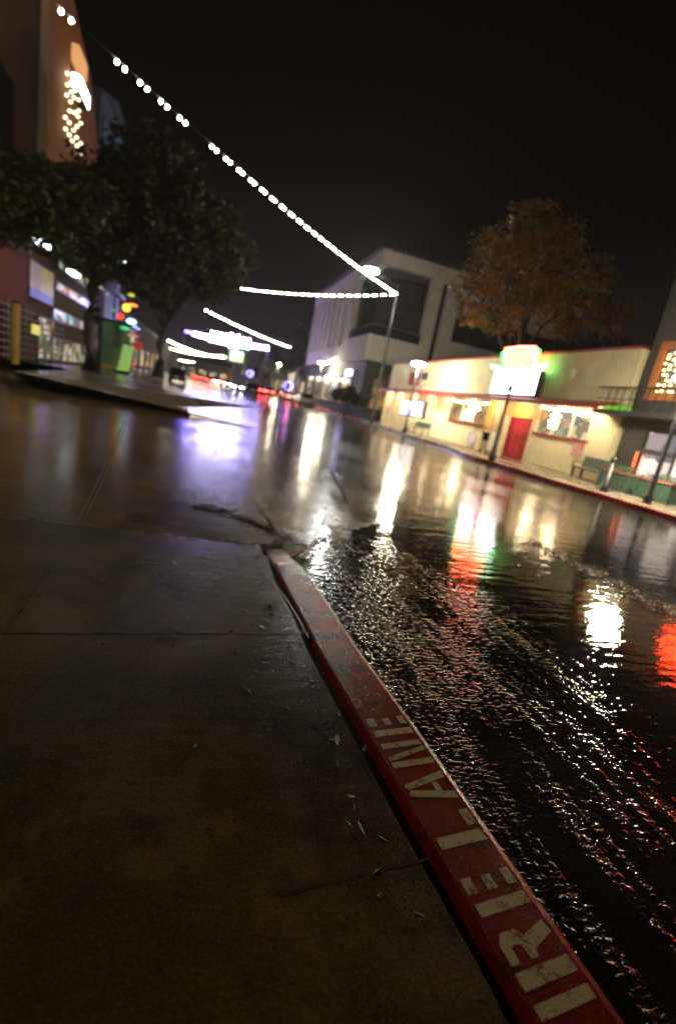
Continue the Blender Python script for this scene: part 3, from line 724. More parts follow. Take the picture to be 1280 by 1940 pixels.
# red neon of the shop beyond the right edge: its reflection lies in the road
t = thing('red_neon_sign', 'long red neon sign on the dark grey building by the lamp', 'sign', (GX-.3, 8.7, 3.9))
MB().box(GX-.30, GX-.10, 7.1, 10.3, 3.93, 5.0).build('sign_box', M_black, t)
mb = MB()
for z in (4.15, 4.8): mb.tube([(GX-.36, 7.25, z), (GX-.36, 10.15, z)], .07, 6)
for k in range(6): mb.tube([(GX-.36, 7.5+k*.46, 4.25), (GX-.36, 7.7+k*.46, 4.7)], .06, 6)
mb.build('neon_tube', emit('strong_red_neon', (1, .050, .012), 48), t)

# ------------------------------------------------------------------ white modern building
t = thing('modern_building', 'white four storey modern building with dark corner recess and flat overhanging roof', 'building', (16, 55, .15))
C = Vector((15.9, 49.4)); HT = 17.3; EX = 44.0; EY = 82.0
mb = MB()
# upper white shell: parapet band, frame around the corner recess, plain end walls
RX, RYY = 21.9, 58.0         # extent of the corner recess
mb.box(C.x, RX, C.y, C.y+.6, 6.3, 9.0).box(C.x, C.x+.6, C.y+.6, EY, 6.3, 8.4)                  # lower white band
mb.box(C.x, C.x+.6, C.y+.6, RYY, 8.4, 9.0)
mb.box(C.x, EX, C.y, C.y+.8, 15.9, HT).box(C.x, C.x+.8, C.y+.8, EY, 15.9, HT)                    # top band
mb.box(RX, RX+1.3, C.y, C.y+.8, 6.3, 15.9)                                                       # pillar right of recess
mb.box(RX+2.2, RX+3.6, C.y, C.y+.8, 3, 15.9)
mb.box(RX+3.6, EX, C.y, C.y+.8, 13.2, 15.9).box(RX+3.6, EX, C.y, C.y+.8, 8.6, 10.2).box(RX+3.6, EX, C.y, C.y+.8, 3, 5.5)
for k in range(7): mb.box(RX+3.6+k*2.9, RX+4.7+k*2.9, C.y+.002, C.y+.8, 5.5, 8.6)
mb.box(C.x, C.x+.8, RYY, RYY+2.2, 8.4, 15.9)                                                     # pillar left of recess
for k in range(7): mb.box(C.x-.02, C.x+1.0, RYY+4+k*3.0, RYY+5.4+k*3.0, 8.4, 15.9)                # fins to the street
mb.box(C.x+.8, EX, C.y+2.5, EY, HT-.3, HT-.1)
mb.box(C.x+.6, EX, EY-.5, EY, 3, HT-.3)
mb.build('wall', M_white, t)
MB().box(C.x-.5, EX+.3, C.y-.5, EY+.3, HT+.003, HT+.30).build('roof', M_dark, t)
MB().box(C.x+2.2, RX+3.5, C.y+2.2, C.y+2.4, 6.3, 15.9).box(C.x+2.2, C.x+2.4, C.y+2.4, RYY+3, 6.3, 15.9).build('recessed_glazing', M_brownp, t)
MB().box(C.x+.9, C.x+2.15, C.y+.9, RYY, 15.3, 15.88).box(C.x+2.15, RX, C.y+.9, C.y+2.15, 15.3, 15.88).build('recess_soffit', M_greyw, t)
MB().box(C.x+.5, C.x+2.15, C.y+.65, RYY, 8.8, 8.95).box(C.x+2.15, RX, C.y+.65, C.y+2.15, 8.8, 8.95).build('balcony_floor', M_greyw, t)
mb = MB()
mb.box(C.x+.25, C.x+.29, C.y+.3, RYY, 9.02, 10.0).box(C.x+.29, RX, C.y+.25, C.y+.29, 9.02, 10.0)
mb.build('balcony_glass', M_glassd, t)
MB().box(C.x+.22, C.x+.32, C.y+.3, RYY, 10.003, 10.06).box(C.x+.32, RX, C.y+.22, C.y+.32, 10.003, 10.06).build('handrail', M_rim, t)
MB().box(RX+.9, RX+2.6, C.y+.85, C.y+.9, 3, 15.9).box(RX+3.0, EX, C.y+.85, C.y+.9, 3, 15.9).build('window', M_glassd, t)
MB().box(C.x+.85, C.x+.95, RYY+1.5, EY-1, 8.4, 15.9).build('window', M_glassd, t)
for k in range(6): MB().box(C.x+2.5+k*1.05, C.x+2.56+k*1.05, C.y+2.14, C.y+2.197, 9.0, 15.25).build('mullion', M_dark, t)
for k in range(6): MB().box(C.x+2.14, C.x+2.197, C.y+2.6+k*1.2, C.y+2.66+k*1.2, 9.0, 15.25).build('mullion', M_dark, t)
MB().box(C.x+2.5, RX+.9, C.y+2.12, C.y+2.138, 12.1, 12.3).build('transom', M_dark, t)
MB().box(C.x+8, C.x+14, C.y+8, C.y+16, HT+.303, HT+1.6).build('plant_room', M_greyw, t)
# dark ground floor with lit windows
mb = MB(); mb.box(C.x+.4, EX, C.y+.4, EY, .15, 6.28); mb.build('ground_floor', M_greyw, t)
G_gf = goods('lit_ground_floor', [(.5, .36, .12), (.08, .06, .04), (.3, .22, .08), (.05, .05, .05), (.7, .55, .2), (.05, .04, .04)], .55, .55)
for y in (54, 59, 64, 69, 75):
    f = MB().box(C.x+.30, C.x+.397, y-.1, y+3.6, 1.0, 4.6).build('window', M_black, t)
    MB().box(C.x+.28, C.x+.297, y, y+3.5, 1.1, 4.5).build('pane', G_gf, f)
for x in (17.5, 21):
    f = MB().box(x-.1, x+3.1, C.y+.30, C.y+.397, 1.2, 4.8).build('window', M_black, t)
    MB().box(x, x+3, C.y+.28, C.y+.297, 1.3, 4.7).build('pane', goods('warm_terrace', [(.45, .2, .06), (.06, .05, .03), (.6, .35, .1), (.05, .05, .04), (.2, .12, .05)], 1.2, .5), f)
q = onX(661, 706, C.x+.2)
MB().box(C.x+.1, C.x+.27, q.y-1.1, q.y+1.1, q.z-.35, q.z+.35).build('lit_sign', emit('violet_sign_glow', (.55, .45, 1), 5), t)
# lamp hung under the corner
q = onX(624, 715, C.x-.6)
MB().ball((q.x, q.y, q.z), (.5, .9, .22), 10, 6).build('wall_lamp', emit('wall_lamp_glow', (1, .95, .7), 60), t)
MB().box(C.x-.5, C.x+.4, q.y-.05, q.y+.05, q.z+.2, q.z+.3).build('lamp_bracket', M_black, t)
# low wall in front
t = thing('low_wall', 'low dark wall with pinkish coping below the white building', 'wall', (15.6, 60, .15))
MB().box(15.3, 15.55, 42, 78, .15, 1.25).build('wall', M_greyw, t)
MB().box(15.25, 15.6, 41.95, 78.05, 1.253, 1.34).build('coping', mat('pinkish_coping', (.3, .16, .15), .6), t)

# ------------------------------------------------------------------ trees
def tree(name, label, base, H, crown, n, leaf, trunk_r, m, branch_z, seed=1, group=None, limbs=7):
    rnd = random.Random(seed); base = Vector(base)
    t = thing(name, label, 'tree', base, 0, group)
    mb = MB()
    top = base + Vector((rnd.uniform(-.3, .3), rnd.uniform(-.3, .3), H * .72))
    pth = [base.lerp(top, k/6) + Vector((rnd.uniform(-.12, .12), rnd.uniform(-.12, .12), 0)) * (k > 0) for k in range(7)]
    mb.tube(pth, [trunk_r*1.5, trunk_r, trunk_r*.92, trunk_r*.8, trunk_r*.62, trunk_r*.45, trunk_r*.25], 10)
    for c_, r_ in crown[:limbs]:
        c_ = Vector(c_); u = rnd.uniform(.35, .7); s = pth[0].lerp(pth[-1], u); s.z = max(s.z, base.z + branch_z)
        mid = s.lerp(c_, .5) + Vector((rnd.uniform(-.3, .3), rnd.uniform(-.3, .3), .35))
        mb.tube([s, mid, c_], [trunk_r*.5, trunk_r*.32, trunk_r*.10], 7)
        for k in range(4):
            e_ = c_ + Vector((rnd.gauss(0, 1), rnd.gauss(0, 1), rnd.gauss(0, .8))) * (r_ if not hasattr(r_, '__len__') else r_[0]) * .55
            mb.tube([mid.lerp(c_, rnd.uniform(.2, .9)), e_], [trunk_r*.14, trunk_r*.04], 5)
    mb.build('trunk', M_bark, t, smooth=True)
    mb = MB(); vol = []
    for c_, r_ in crown:
        r_ = r_ if hasattr(r_, '__len__') else (r_, r_, r_*.8); vol.append((Vector(c_), r_, r_[0]*r_[1]*r_[2]))
    tot = sum(v[2] ** .75 for v in vol)
    for c_, r_, v in vol:
        k_n = int(n * v ** .75 / tot); cl = []
        for k in range(max(8, k_n // 22)):
            d = Vector((rnd.gauss(0,1), rnd.gauss(0,1), rnd.gauss(0,1))).normalized() * (rnd.random() ** .42)
            cl.append(c_ + Vector((d.x*r_[0], d.y*r_[1], d.z*r_[2])))
        for k in range(k_n):
            q = rnd.choice(cl) + Vector((rnd.gauss(0,1), rnd.gauss(0,1), rnd.gauss(0,.7))) * min(r_) * .16
            a = Vector((rnd.gauss(0,1), rnd.gauss(0,1), rnd.gauss(0,.7) - .4)).normalized(); b = a.orthogonal().normalized(); b.rotate(Matrix.Rotation(rnd.uniform(0, 6.28), 3, a))
            l = leaf * rnd.uniform(.6, 1.35)
            mb.quad(q - a*l, q + b*l*.45, q + a*l, q - b*l*.45)
    mb.build('crown', m, t)
    return t
def blob(px, py, Y, r): q = onY(px, py, Y); return ((q.x, q.y, q.z), r)
b = onY(172, 698, 30)
tree('street_tree', 'big dark tree with forked trunk at the far corner, left of the green board', (b.x, 30, .45), 12, [blob(185, 400, 30, (2.3, 2.3, 1.7)), blob(270, 330, 30, (2.0, 2.2, 1.9)), blob(320, 400, 31, (2.6, 2.6, 2.0)), blob(240, 450, 30, (2.4, 2.2, 1.4)), blob(390, 430, 32, (2.3, 2.3, 1.8)), blob(330, 300, 31, (1.5, 1.6, 1.3)), blob(120, 440, 29, (1.8, 1.8, 1.0)), blob(200, 470, 30, (2.2, 2.0, 1.0)), blob(130, 480, 29, (1.3, 1.4, .8)), blob(60, 440, 28, (1.5, 1.5, .8)), blob(230, 520, 30, (1.3, 1.3, .6)), blob(290, 510, 31, (1.5, 1.5, .7)), blob(175, 610, 30, (.42, .42, 1.3)), blob(260, 400, 30, (2.4, 2.2, 1.8)), blob(215, 350, 30, (2.0, 2.2, 1.5)), blob(420, 500, 33, (1.7, 1.8, 1.0)), blob(340, 480, 31, (2.0, 2, 1.0))], 40000, .17, .38, M_leafd, 4.6, 3, 'dark trees over the left pavement', 8)
b = onY(300, 706, 46)
tree('street_tree', 'dark tree with pale trunk behind the green board', (b.x, 46, .5), 11, [blob(330, 520, 46, (2.6, 2.5, 1.8)), blob(400, 510, 46, (2.4, 2.4, 1.7)), blob(360, 450, 47, (2.8, 2.6, 2.0)), blob(430, 525, 46, (1.6, 1.8, 1.0)), blob(270, 540, 46, (1.8, 1.8, 1.1)), blob(445, 480, 47, (2.0, 2, 1.6)), blob(310, 570, 46, (1.6, 1.6, .9)), blob(400, 560, 46, (1.5, 1.5, .7))], 28000, .20, .38, M_leafd, 4.5, 5, 'dark trees over the left pavement')
tree('street_tree', 'dark tree at the left edge of the photo before the brown wall', (-8.2, 21.5, .5), 9, [blob(20, 350, 21.5, (1.8, 1.8, 1.2)), blob(80, 360, 21.5, (1.6, 1.8, 1.0)), blob(150, 370, 22, (1.3, 1.5, .8)), blob(60, 400, 21.5, (1.9, 1.8, 1.0)), blob(-30, 380, 21.5, (1.8, 1.8, 1.4)), blob(110, 400, 22, (1.5, 1.5, .8))], 20000, .14, .22, M_leafd, 4.8, 9, 'dark trees over the left pavement')
AY = 27
b = onY(985, 660, AY)
tree('autumn_tree', 'tree with orange autumn leaves rising behind the cream restaurant roof', (b.x, AY, .16), 12.5, [blob(940, 600, AY, (2.0, 2.0, 1.1)), blob(1000, 560, AY, (2.4, 2.4, 1.6)), blob(905, 545, AY, (1.6, 1.8, 1.3)), blob(960, 480, AY, (2.2, 2.2, 1.7)), blob(1040, 470, AY+1, (2.4, 2.4, 1.8)), blob(1010, 415, AY, (1.7, 1.8, 1.2)), blob(1090, 570, AY, (2.0, 2, 1.5)), blob(1140, 600, AY, (1.9, 1.8, 1.0)), blob(890, 590, AY-1, (1.3, 1.4, .8)), blob(1110, 520, AY+1, (1.7, 1.8, 1.2)), blob(1060, 610, AY, (1.6, 1.6, .9))], 16000, .135, .24, M_leafo, 5.0, 21)
for k, (px, py, Y, rr) in enumerate(((572, 650, 95, 3.2), (548, 672, 105, 3.0), (520, 680, 125, 3.2))):
    q = onY(px, py, Y)
    tree('street_tree', ('green street tree against the left side of the white building', 'green street tree between the white building and the garland', 'far green street tree behind the greenish lamp')[k], (q.x, Y, .15), q.z + rr, [((q.x, Y, q.z), (rr, rr, rr*.8)), ((q.x-rr*.5, Y, q.z-rr*.6), (rr*.8, rr*.8, rr*.6)), ((q.x+rr*.6, Y, q.z-rr*.5), (rr*.8, rr*.8, rr*.7)), ((q.x, Y, q.z+rr*.6), (rr*.6, rr*.6, rr*.5))], 4500, .28, .25, M_leafg, 2.2, 40+k, 'trees beyond the white building')
for k, (px, py, Y, rr) in enumerate(((1105, 655, 48, 2.6), (1170, 668, 46, 2.4), (660, 745, 47.5, .9))):
    q = onY(px, py, Y)
    tree('dark_tree', ('dark tree behind the restaurant roof under the autumn leaves', 'dark tree behind the restaurant roof near the grey building', 'low dark shrub tree in the gap left of the restaurant')[k], (q.x, Y, .15), q.z + rr, [((q.x, Y, q.z), (rr*1.4, rr, rr*.8)), ((q.x-rr, Y, q.z-rr*.5), (rr, rr, rr*.6)), ((q.x+rr, Y, q.z-rr*.5), (rr, rr, rr*.6))], 3000, .2, .2, M_leafd, 1.5, 60+k, 'dark trees behind the restaurant')

# ------------------------------------------------------------------ left side buildings
LX = -9.5
def lp(x, y, X=LX): p = onX(x, y, X); return (X, p.y, p.z)
t = thing('theatre_building', 'tall orange brown building with sloped top and lit bulb lettering', 'building', (LX-2, 36, .5))
pts = [(LX, 30.2, .5), (LX, 30.2, 22), (LX, 33.2, 23.2), (LX, 36.0, 20.5), (LX, 40.3, 19.2), (LX, 43.9, 15.8), (LX, 43.9, .5)]
MB().prism(pts, (-8, 0, 0)).build('wall', M_orangew, t)
MB().prism([(LX+.004, 30.1, 7.2), (LX+.004, 30.1, 20.5), (LX+.004, 31.3, 20.5), (LX+.004, 31.3, 12.8), (LX+.004, 33.5, 7.2)], (.22, 0, 0)).build('pilaster', M_greyw2, t)
q = onX(158, 178, LX+.4)
sb_ = MB().box(LX+.004, LX+.5, q.y-1.3, q.y+1.1, q.z-.42, q.z+.42).build('sign_box', M_dark, t)
MB().box(LX+.503, LX+.53, q.y-1.2, q.y+1.0, q.z-.36, q.z+.36).box(LX+.1, LX+.45, q.y-1.33, q.y-1.303, q.z-.36, q.z+.36).build('sign_face', emit('white_lit_panel', (1, .95, .85), 8), sb_)
q = onX(140, 210, LX+.3)
scatter_bulbs([(LX+.3, q.y-1.5+k*.8+random.uniform(-.15, .15), q.z-1.5+j*.52+random.uniform(-.1, .1)) for k in range(5) for j in range(6) if random.random() < .85], .10, emit('warm_sign_bulb', (1, .92, .58), 3.0), t)
q = onX(155, 118, LX+.3)
MB().box(LX+.004, LX+.4, q.y-1.0, q.y+1.0, q.z-.5, q.z+.35).build('wall_lamp', emit('orange_wall_lamp', (1, .50, .20), .7), t)
MB().box(LX+.6, LX+.9, 41.0, 41.6, 9.6, 9.8).box(LX+.004, LX+.6, 41.27, 41.33, 9.63, 9.69).build('wall_lamp', emit('added_facade_uplight', (1, .62, .3), 60), t)  # two uplights added low behind the tree to brighten the orange wall
MB().box(LX+.6, LX+.9, 33.0, 33.5, 9.0, 9.2).box(LX+.004, LX+.6, 33.22, 33.28, 9.03, 9.09).build('wall_lamp', bpy.data.materials['added_facade_uplight'], t)
MB().prism([(LX+.004, 33.6, 7.4), (LX+.004, 33.6, 8.3), (LX+2.2, 33.6, 7.4)], (0, 10.2, 0)).build('canopy', M_black, t)
t = thing('brown_building', 'unlit dark brown building at the left edge of the photo', 'building', (LX, 15, .5))
MB().box(LX-10, LX+.2, -12, 30.05, .52, 24).build('wall', M_brownw, t)
MB().box(LX-10.1, LX+.35, -12.1, 30.08, 24.003, 24.4).build('roof', M_dark, t)
for k in range(3): MB().box(LX+.204, LX+.26, 14+k*5, 17+k*5, 9, 12).build('window', M_glassd, t)
t = thing('slate_building', 'narrow slate blue building beyond the orange theatre', 'building', (LX, 50, .5))
MB().prism([(LX-.1, 44.0, .5), (LX-.1, 44.0, 20.2), (LX-.1, 50, 22.2), (LX-.1, 56.3, 22.2), (LX-.1, 56.3, .5)], (-8, 0, 0)).build('wall', M_bluew, t)
for k, (y, z) in enumerate(((46, 18), (50.5, 19.2), (46.2, 14.5), (51, 15.2), (46, 11), (51, 11.2))):
    f = MB().box(LX-.096, LX-.03, y-1.2, y+1.5, z-.9, z+.9).build('window', M_dark, t)
    MB().box(LX-.027, LX-.01, y-1.1, y+1.4, z-.8, z+.8).build('pane', emit('cold_window', (.12, .22, .34), .10 + .05*(k % 2)), f)
MB().box(LX-.05, LX+.06, 44.2, 56.2, 20.0, 20.15).build('cornice', M_rim, t)
q = onX(225, 322, LX)
MB().box(LX-.09, LX+.06, q.y-1.6, q.y+1.2, q.z-.7, q.z+.6).build('teal_panel', emit('teal_glow', (.01, .35, .25), .35), t)

# shop row at street level: shopfronts as one low building with lit windows
t = thing('shop_row', 'low row of lit shopfronts under the dark trees on the left', 'building', (LX+1.2, 36, .5))
SX2 = LX + 1.0
MB().box(LX+.25, SX2, 24, 43.6, .52, 7.2).build('wall', M_brownw, t)
G_s = [goods('blue_white_shop', [(.55, .6, .7), (.05, .06, .08), (.16, .2, .45), (.8, .78, .7), (.03, .035, .03), (.25, .3, .3), (.35, .07, .05), (.6, .6, .55)], 1.5, .8),
       goods('warm_grocery_shop', [(.5, .38, .15), (.04, .05, .03), (.55, .52, .45), (.03, .04, .03), (.25, .22, .15), (.02, .03, .02)], 2.2, .8)]
for k, (xa, ya, xb, yb) in enumerate(((104, 545, 172, 575), (100, 585, 172, 630), (70, 600, 96, 680), (100, 640, 172, 690), (186, 520, 206, 560), (110, 505, 172, 535))):
    pa, pb = onX(xa, ya, SX2), onX(xb, yb, SX2); a, b_ = min(pa.y, pb.y), max(pa.y, pb.y); z1, z0 = max(pa.z, pb.z), max(.7, min(pa.z, pb.z))
    ff = (a, b_, z0, z1)
    f = MB().box(SX2+.003, SX2+.08, a-.1, b_+.1, z0-.1, z1+.1).build('window', M_black, t)
    MB().box(SX2+.083, SX2+.10, a, b_, z0, z1).build('pane', G_s[0 if k in (0, 1, 4) else 1], f)
MB().prism([(SX2+.004, 35.4, 7.0), (SX2+.004, 35.4, 6.5), (SX2+1.5, 35.4, 6.0), (SX2+1.5, 35.4, 6.3)], (0, 8.4, 0)).build('canopy', M_black, t)
for x, y in ((82, 460), (142, 518), (240, 497)):
    q = onX(x, y, SX2+1.7); 
    lm = MB().box(SX2+1.5, SX2+1.8, q.y-.6, q.y+.6, q.z-.10, q.z+.06).build('canopy_lamp', emit('cool_tube', (.85, .92, 1), 5), t)
# hanging banners
t = thing('fabric_banner', 'large dark red banner hanging at the left edge of the photo', 'banner', (-8.2, 25, 3))
q0, q1 = onX(-40, 430, -8.2), onX(50, 595, -8.2)
MB().box(-8.24, -8.18, q0.y, q1.y, q1.z, q0.z).build('cloth', M_redban, t)
MB().tube([(-8.2, q0.y-.1, q0.z+.05), (-8.2, q1.y+.1, q0.z+.05)], .04, 6).build('rod', M_black, t)
t = thing('fabric_banner', 'yellow, white and blue banner right of the dark red one', 'banner', (-8.2, 28, 3))
q0, q1 = onX(58, 490, -8.2), onX(100, 580, -8.2)
ym, zm = (q0.y*.55+q1.y*.45), q1.z + (q0.z-q1.z)*.28
MB().box(-8.24, -8.18, ym, q1.y, zm, q0.z).build('yellow_panel', emit('glowing_yellow_cloth', (.42, .38, .02), .22), t)  # banner panels glow through their own colour; no lamp stands behind them
MB().box(-8.24, -8.18, q0.y, ym-.01, zm, q0.z).build('white_panel', emit('glowing_white_cloth', (.40, .30, .25), .14), t)
MB().box(-8.24, -8.18, q0.y, q1.y, q1.z, zm-.01).build('blue_panel', emit('glowing_blue_cloth', (.05, .06, .3), .16), t)
MB().tube([(-8.2, q0.y-.1, q0.z+.05), (-8.2, q1.y+.1, q0.z+.05)], .04, 6).build('rod', M_black, t)
# slatted railing and yellow post
t = thing('slatted_fence', 'dark slatted fence of an outdoor terrace at the left edge', 'fence', (-7.6, 24, .5))
for k in range(6): MB().box(-7.64, -7.58, 20 + k*1.8, 20.07 + k*1.8, .5, 2.9).build('post', M_black, t)
mb = MB()
for k in range(8): mb.box(-7.66, -7.57, 19.9, 29.3, .75+k*.27, .80+k*.27)
mb.build('slats', mat('brown_slats', (.12, .08, .03), .5), t)
q = onX(30, 640, -7.0)
t = thing('yellow_post', 'yellow post standing before the slatted fence', 'post', (-7.0, q.y, .5))
MB().tube([(0,0,0), (0,0,2.2)], .13, 10).build('shaft', mat('dirty_yellow_paint', (.38, .26, .03), .5), t, local=True)
MB().tube([(0,0,2.2), (0,0,2.28)], [.17, .12], 10).build('cap', M_black, t, local=True)
q = onX(70, 625, -7.2)
t = thing('small_lit_sign', 'small bright yellow lit sign near the yellow post', 'sign', (-7.2, q.y, q.z))
MB().box(-7.26, -7.2, q.y-.45, q.y+.45, q.z-.20, q.z+.20).build('panel', emit('yellow_sign', (.8, .75, .10), .6), t)
MB().tube([(-7.24, q.y, .5), (-7.24, q.y, q.z-.2)], .03, 6).build('stand', M_black, t)
# green kiosk with a stack of neon panels, and the green board before it
KY = 42
k0, k1 = onY(192, 690, KY), onY(246, 640, KY)
t = thing('green_kiosk', 'green sided kiosk behind the tree trunk, glowing from inside', 'kiosk', (k0.x+1.5, KY, .5))
MB().box(k0.x, k1.x, KY, KY+3, .55, 4.1).build('wall', goods('glowing_green_side', [(.02, .06, .02), (.05, .13, .035), (.03, .085, .02), (.01, .03, .012), (.06, .12, .05), (.02, .05, .03)], 1.4, .34, (1, 1, .35)), t)
MB().box(k0.x-.2, k1.x+.2, KY-.3, KY+3.2, 4.103, 4.3).build('roof', M_black, t)
MB().box(k0.x, k1.x, KY-.06, KY-.004, .55, .85).build('base_board', M_yellow, t)
t = thing('neon_sign', 'stack of yellow, red, green and blue neon panels above the green kiosk', 'sign', (k1.x-1.5, KY-.5, 4.3))
MB().tube([(k1.x-1.2, KY-.3, 4.3), (k1.x-1.2, KY-.3, 8.2)], .06, 6).build('mast', M_black, t)
for (px, py), sx, sz, c_, s_ in (((249, 559), .5, .2, (.5, .5, .05), 1.2), ((240, 583), .6, .45, (1, .75, .05), 1.6), ((252, 578), .7, .16, (1, .25, .05), 2.5), ((228, 599), .55, .32, (1, .06, .03), 1.6), ((249, 609), .7, .28, (.35, .85, 1), 4.0), ((237, 622), .7, .2, (.05, .6, .2), 1.2), ((215, 588), .4, .16, (.05, .5, .2), .8), ((252, 636), .9, .14, (.7, .25, .1), .8), ((262, 655), .7, .5, (.5, .03, .03), .5)):
    q = onY(px, py, KY-.5); MB().ball((q.x, KY-.5, q.z), (sx*.5, .12, sz*.7), 12, 8).build('neon_panel', emit('neon_panel_glow', c_, s_), t)
q = onY(238, 680, 38); 
t = thing('lit_board', 'tall glowing lime green board standing on the corner pavement', 'signboard', (q.x, 38, .5))
b0, b1 = onY(231, 702, 38), onY(246, 655, 38)
pp = [onY(x, y, 38) for x, y in ((222, 701), (243, 704), (253, 657), (234, 652))]
MB().prism([tuple(p_) for p_ in pp], (0, .25, 0)).build('panel', emit('lime_glow', (.35, .62, .16), .55), t)
MB().box(pp[0].x-.1, pp[1].x+.1, 37.9, 38.4, .45, min(pp[0].z, pp[1].z)).build('foot', M_black, t)

# ------------------------------------------------------------------ far end of the street
t = thing('far_building', 'pale flat roofed building at the far end beyond the garland', 'building', (22, 150, 0))
q0, q1 = onY(455, 632, 150), onY(530, 700, 150)
MB().box(q0.x, q1.x, 150, 170, 0, q0.z+1.5).build('wall', M_pale, t)
MB().box(q0.x-.5, q1.x+.5, 149.5, 170.5, q0.z+1.503, q0.z+2.1).build('roof', M_dark, t)
for k in range(4): MB().box(q0.x+2+k*3.2, q0.x+4+k*3.2, 149.9, 149.997, 4, 7).build('window', M_glassd, t)
t = thing('far_shop_block', 'low dark block of shops closing the street in the distance', 'building', (0, 240, 0))
MB().box(-60, 60, 240, 260, -.05, 7).build('wall', M_greyw, t)
MB().box(-60.5, 60.5, 239.5, 260.5, 7.003, 7.5).build('roof', M_dark, t)
for k in range(16): MB().box(-44+k*5, -41+k*5, 239.9, 239.997, 1, 4).build('window', goods('far_shop_window', [(.6, .4, .15), (.1, .08, .05), (.8, .6, .3), (.05, .05, .05)], .5, .9) if k == 0 else bpy.data.materials['far_shop_window'], t)
t = thing('right_shop_block', 'row of dim shops with warm windows beyond the white building', 'building', (22, 110, 0))
MB().box(19, 30, 86, 149, -.05, 6.5).build('wall', M_greyw, t)
MB().box(18.8, 30.2, 85.8, 149.2, 6.503, 6.9).build('roof', M_dark, t)
for k in range(8): MB().box(18.9, 18.997, 88+k*7.5, 92+k*7.5, 1, 4).build('window', bpy.data.materials['far_shop_window'], t)
t = thing('left_shop_block', 'dark row of shops behind the trees on the far left', 'building', (-14, 100, 0))
MB().box(-24, -12.5, 58, 230, -.05, 8).build('wall', M_greyw, t)
MB().box(-24.2, -12.3, 57.8, 230.2, 8.003, 8.4).build('roof', M_dark, t)
for k in range(9): MB().box(-12.497, -12.4, 62+k*9, 66+k*9, 1, 4).build('window', bpy.data.materials['far_shop_window'], t)
# kiosk panel (lit, green edged)
q0, q1 = onY(434, 658, 78), onY(462, 690, 78)
t = thing('kiosk_panel', 'lit white street panel with green edge under the garland', 'sign', ((q0.x+q1.x)/2, 78, 0))
MB().box(q0.x, q1.x, 78, 78.4, q1.z, q0.z).build('frame', emit('green_edge', (.08, .5, .18), .35), t)
MB().box(q0.x+.3, q1.x-.3, 77.9, 77.997, q1.z+.2, q0.z-.3).build('panel', goods('panel_picture', [(1, .95, .85), (.9, 1, .9), (1, .7, .4), (1, 1, 1)], .9, 1.8), t)
MB().tube([((q0.x+q1.x)/2, 78.2, 0), ((q0.x+q1.x)/2, 78.2, q1.z)], .15, 8).build('post', M_black, t)
# blue lit shrubs
for (px, py, Y), lab in (((474, 708, 92), 'shrub wrapped in blue lights in the far street'), ((546, 731, 66), 'shrub wrapped in violet blue lights beside the white car')):
    q = onY(px, py, Y)
    t = thing('lit_shrub', lab, 'shrub', (q.x, Y, .15), 0, 'shrubs wrapped in blue lights')
    mb = MB(); ml = []
    for k in range(260):
        d = Vector((random.gauss(0,1), random.gauss(0,1), random.gauss(0,1))).normalized() * random.uniform(.5, 1); c_ = Vector((q.x, Y, q.z)) + d*.55
        a = Vector((random.uniform(-1,1), random.uniform(-1,1), random.uniform(-1,1)))*.16; mb.quad(c_-a, c_+a.orthogonal()*.5, c_+a, c_-a.orthogonal()*.5)
    for k in range(40):
        d = Vector((random.gauss(0,1), random.gauss(0,1), random.gauss(0,1))).normalized(); ml.append(Vector((q.x, Y, q.z)) + d*.62)
    mb.tube([(q.x, Y, .15), (q.x, Y, q.z)], .08, 6)
    mb.build('foliage', M_leafd, t); scatter_bulbs(ml, .055, E_blue, t)

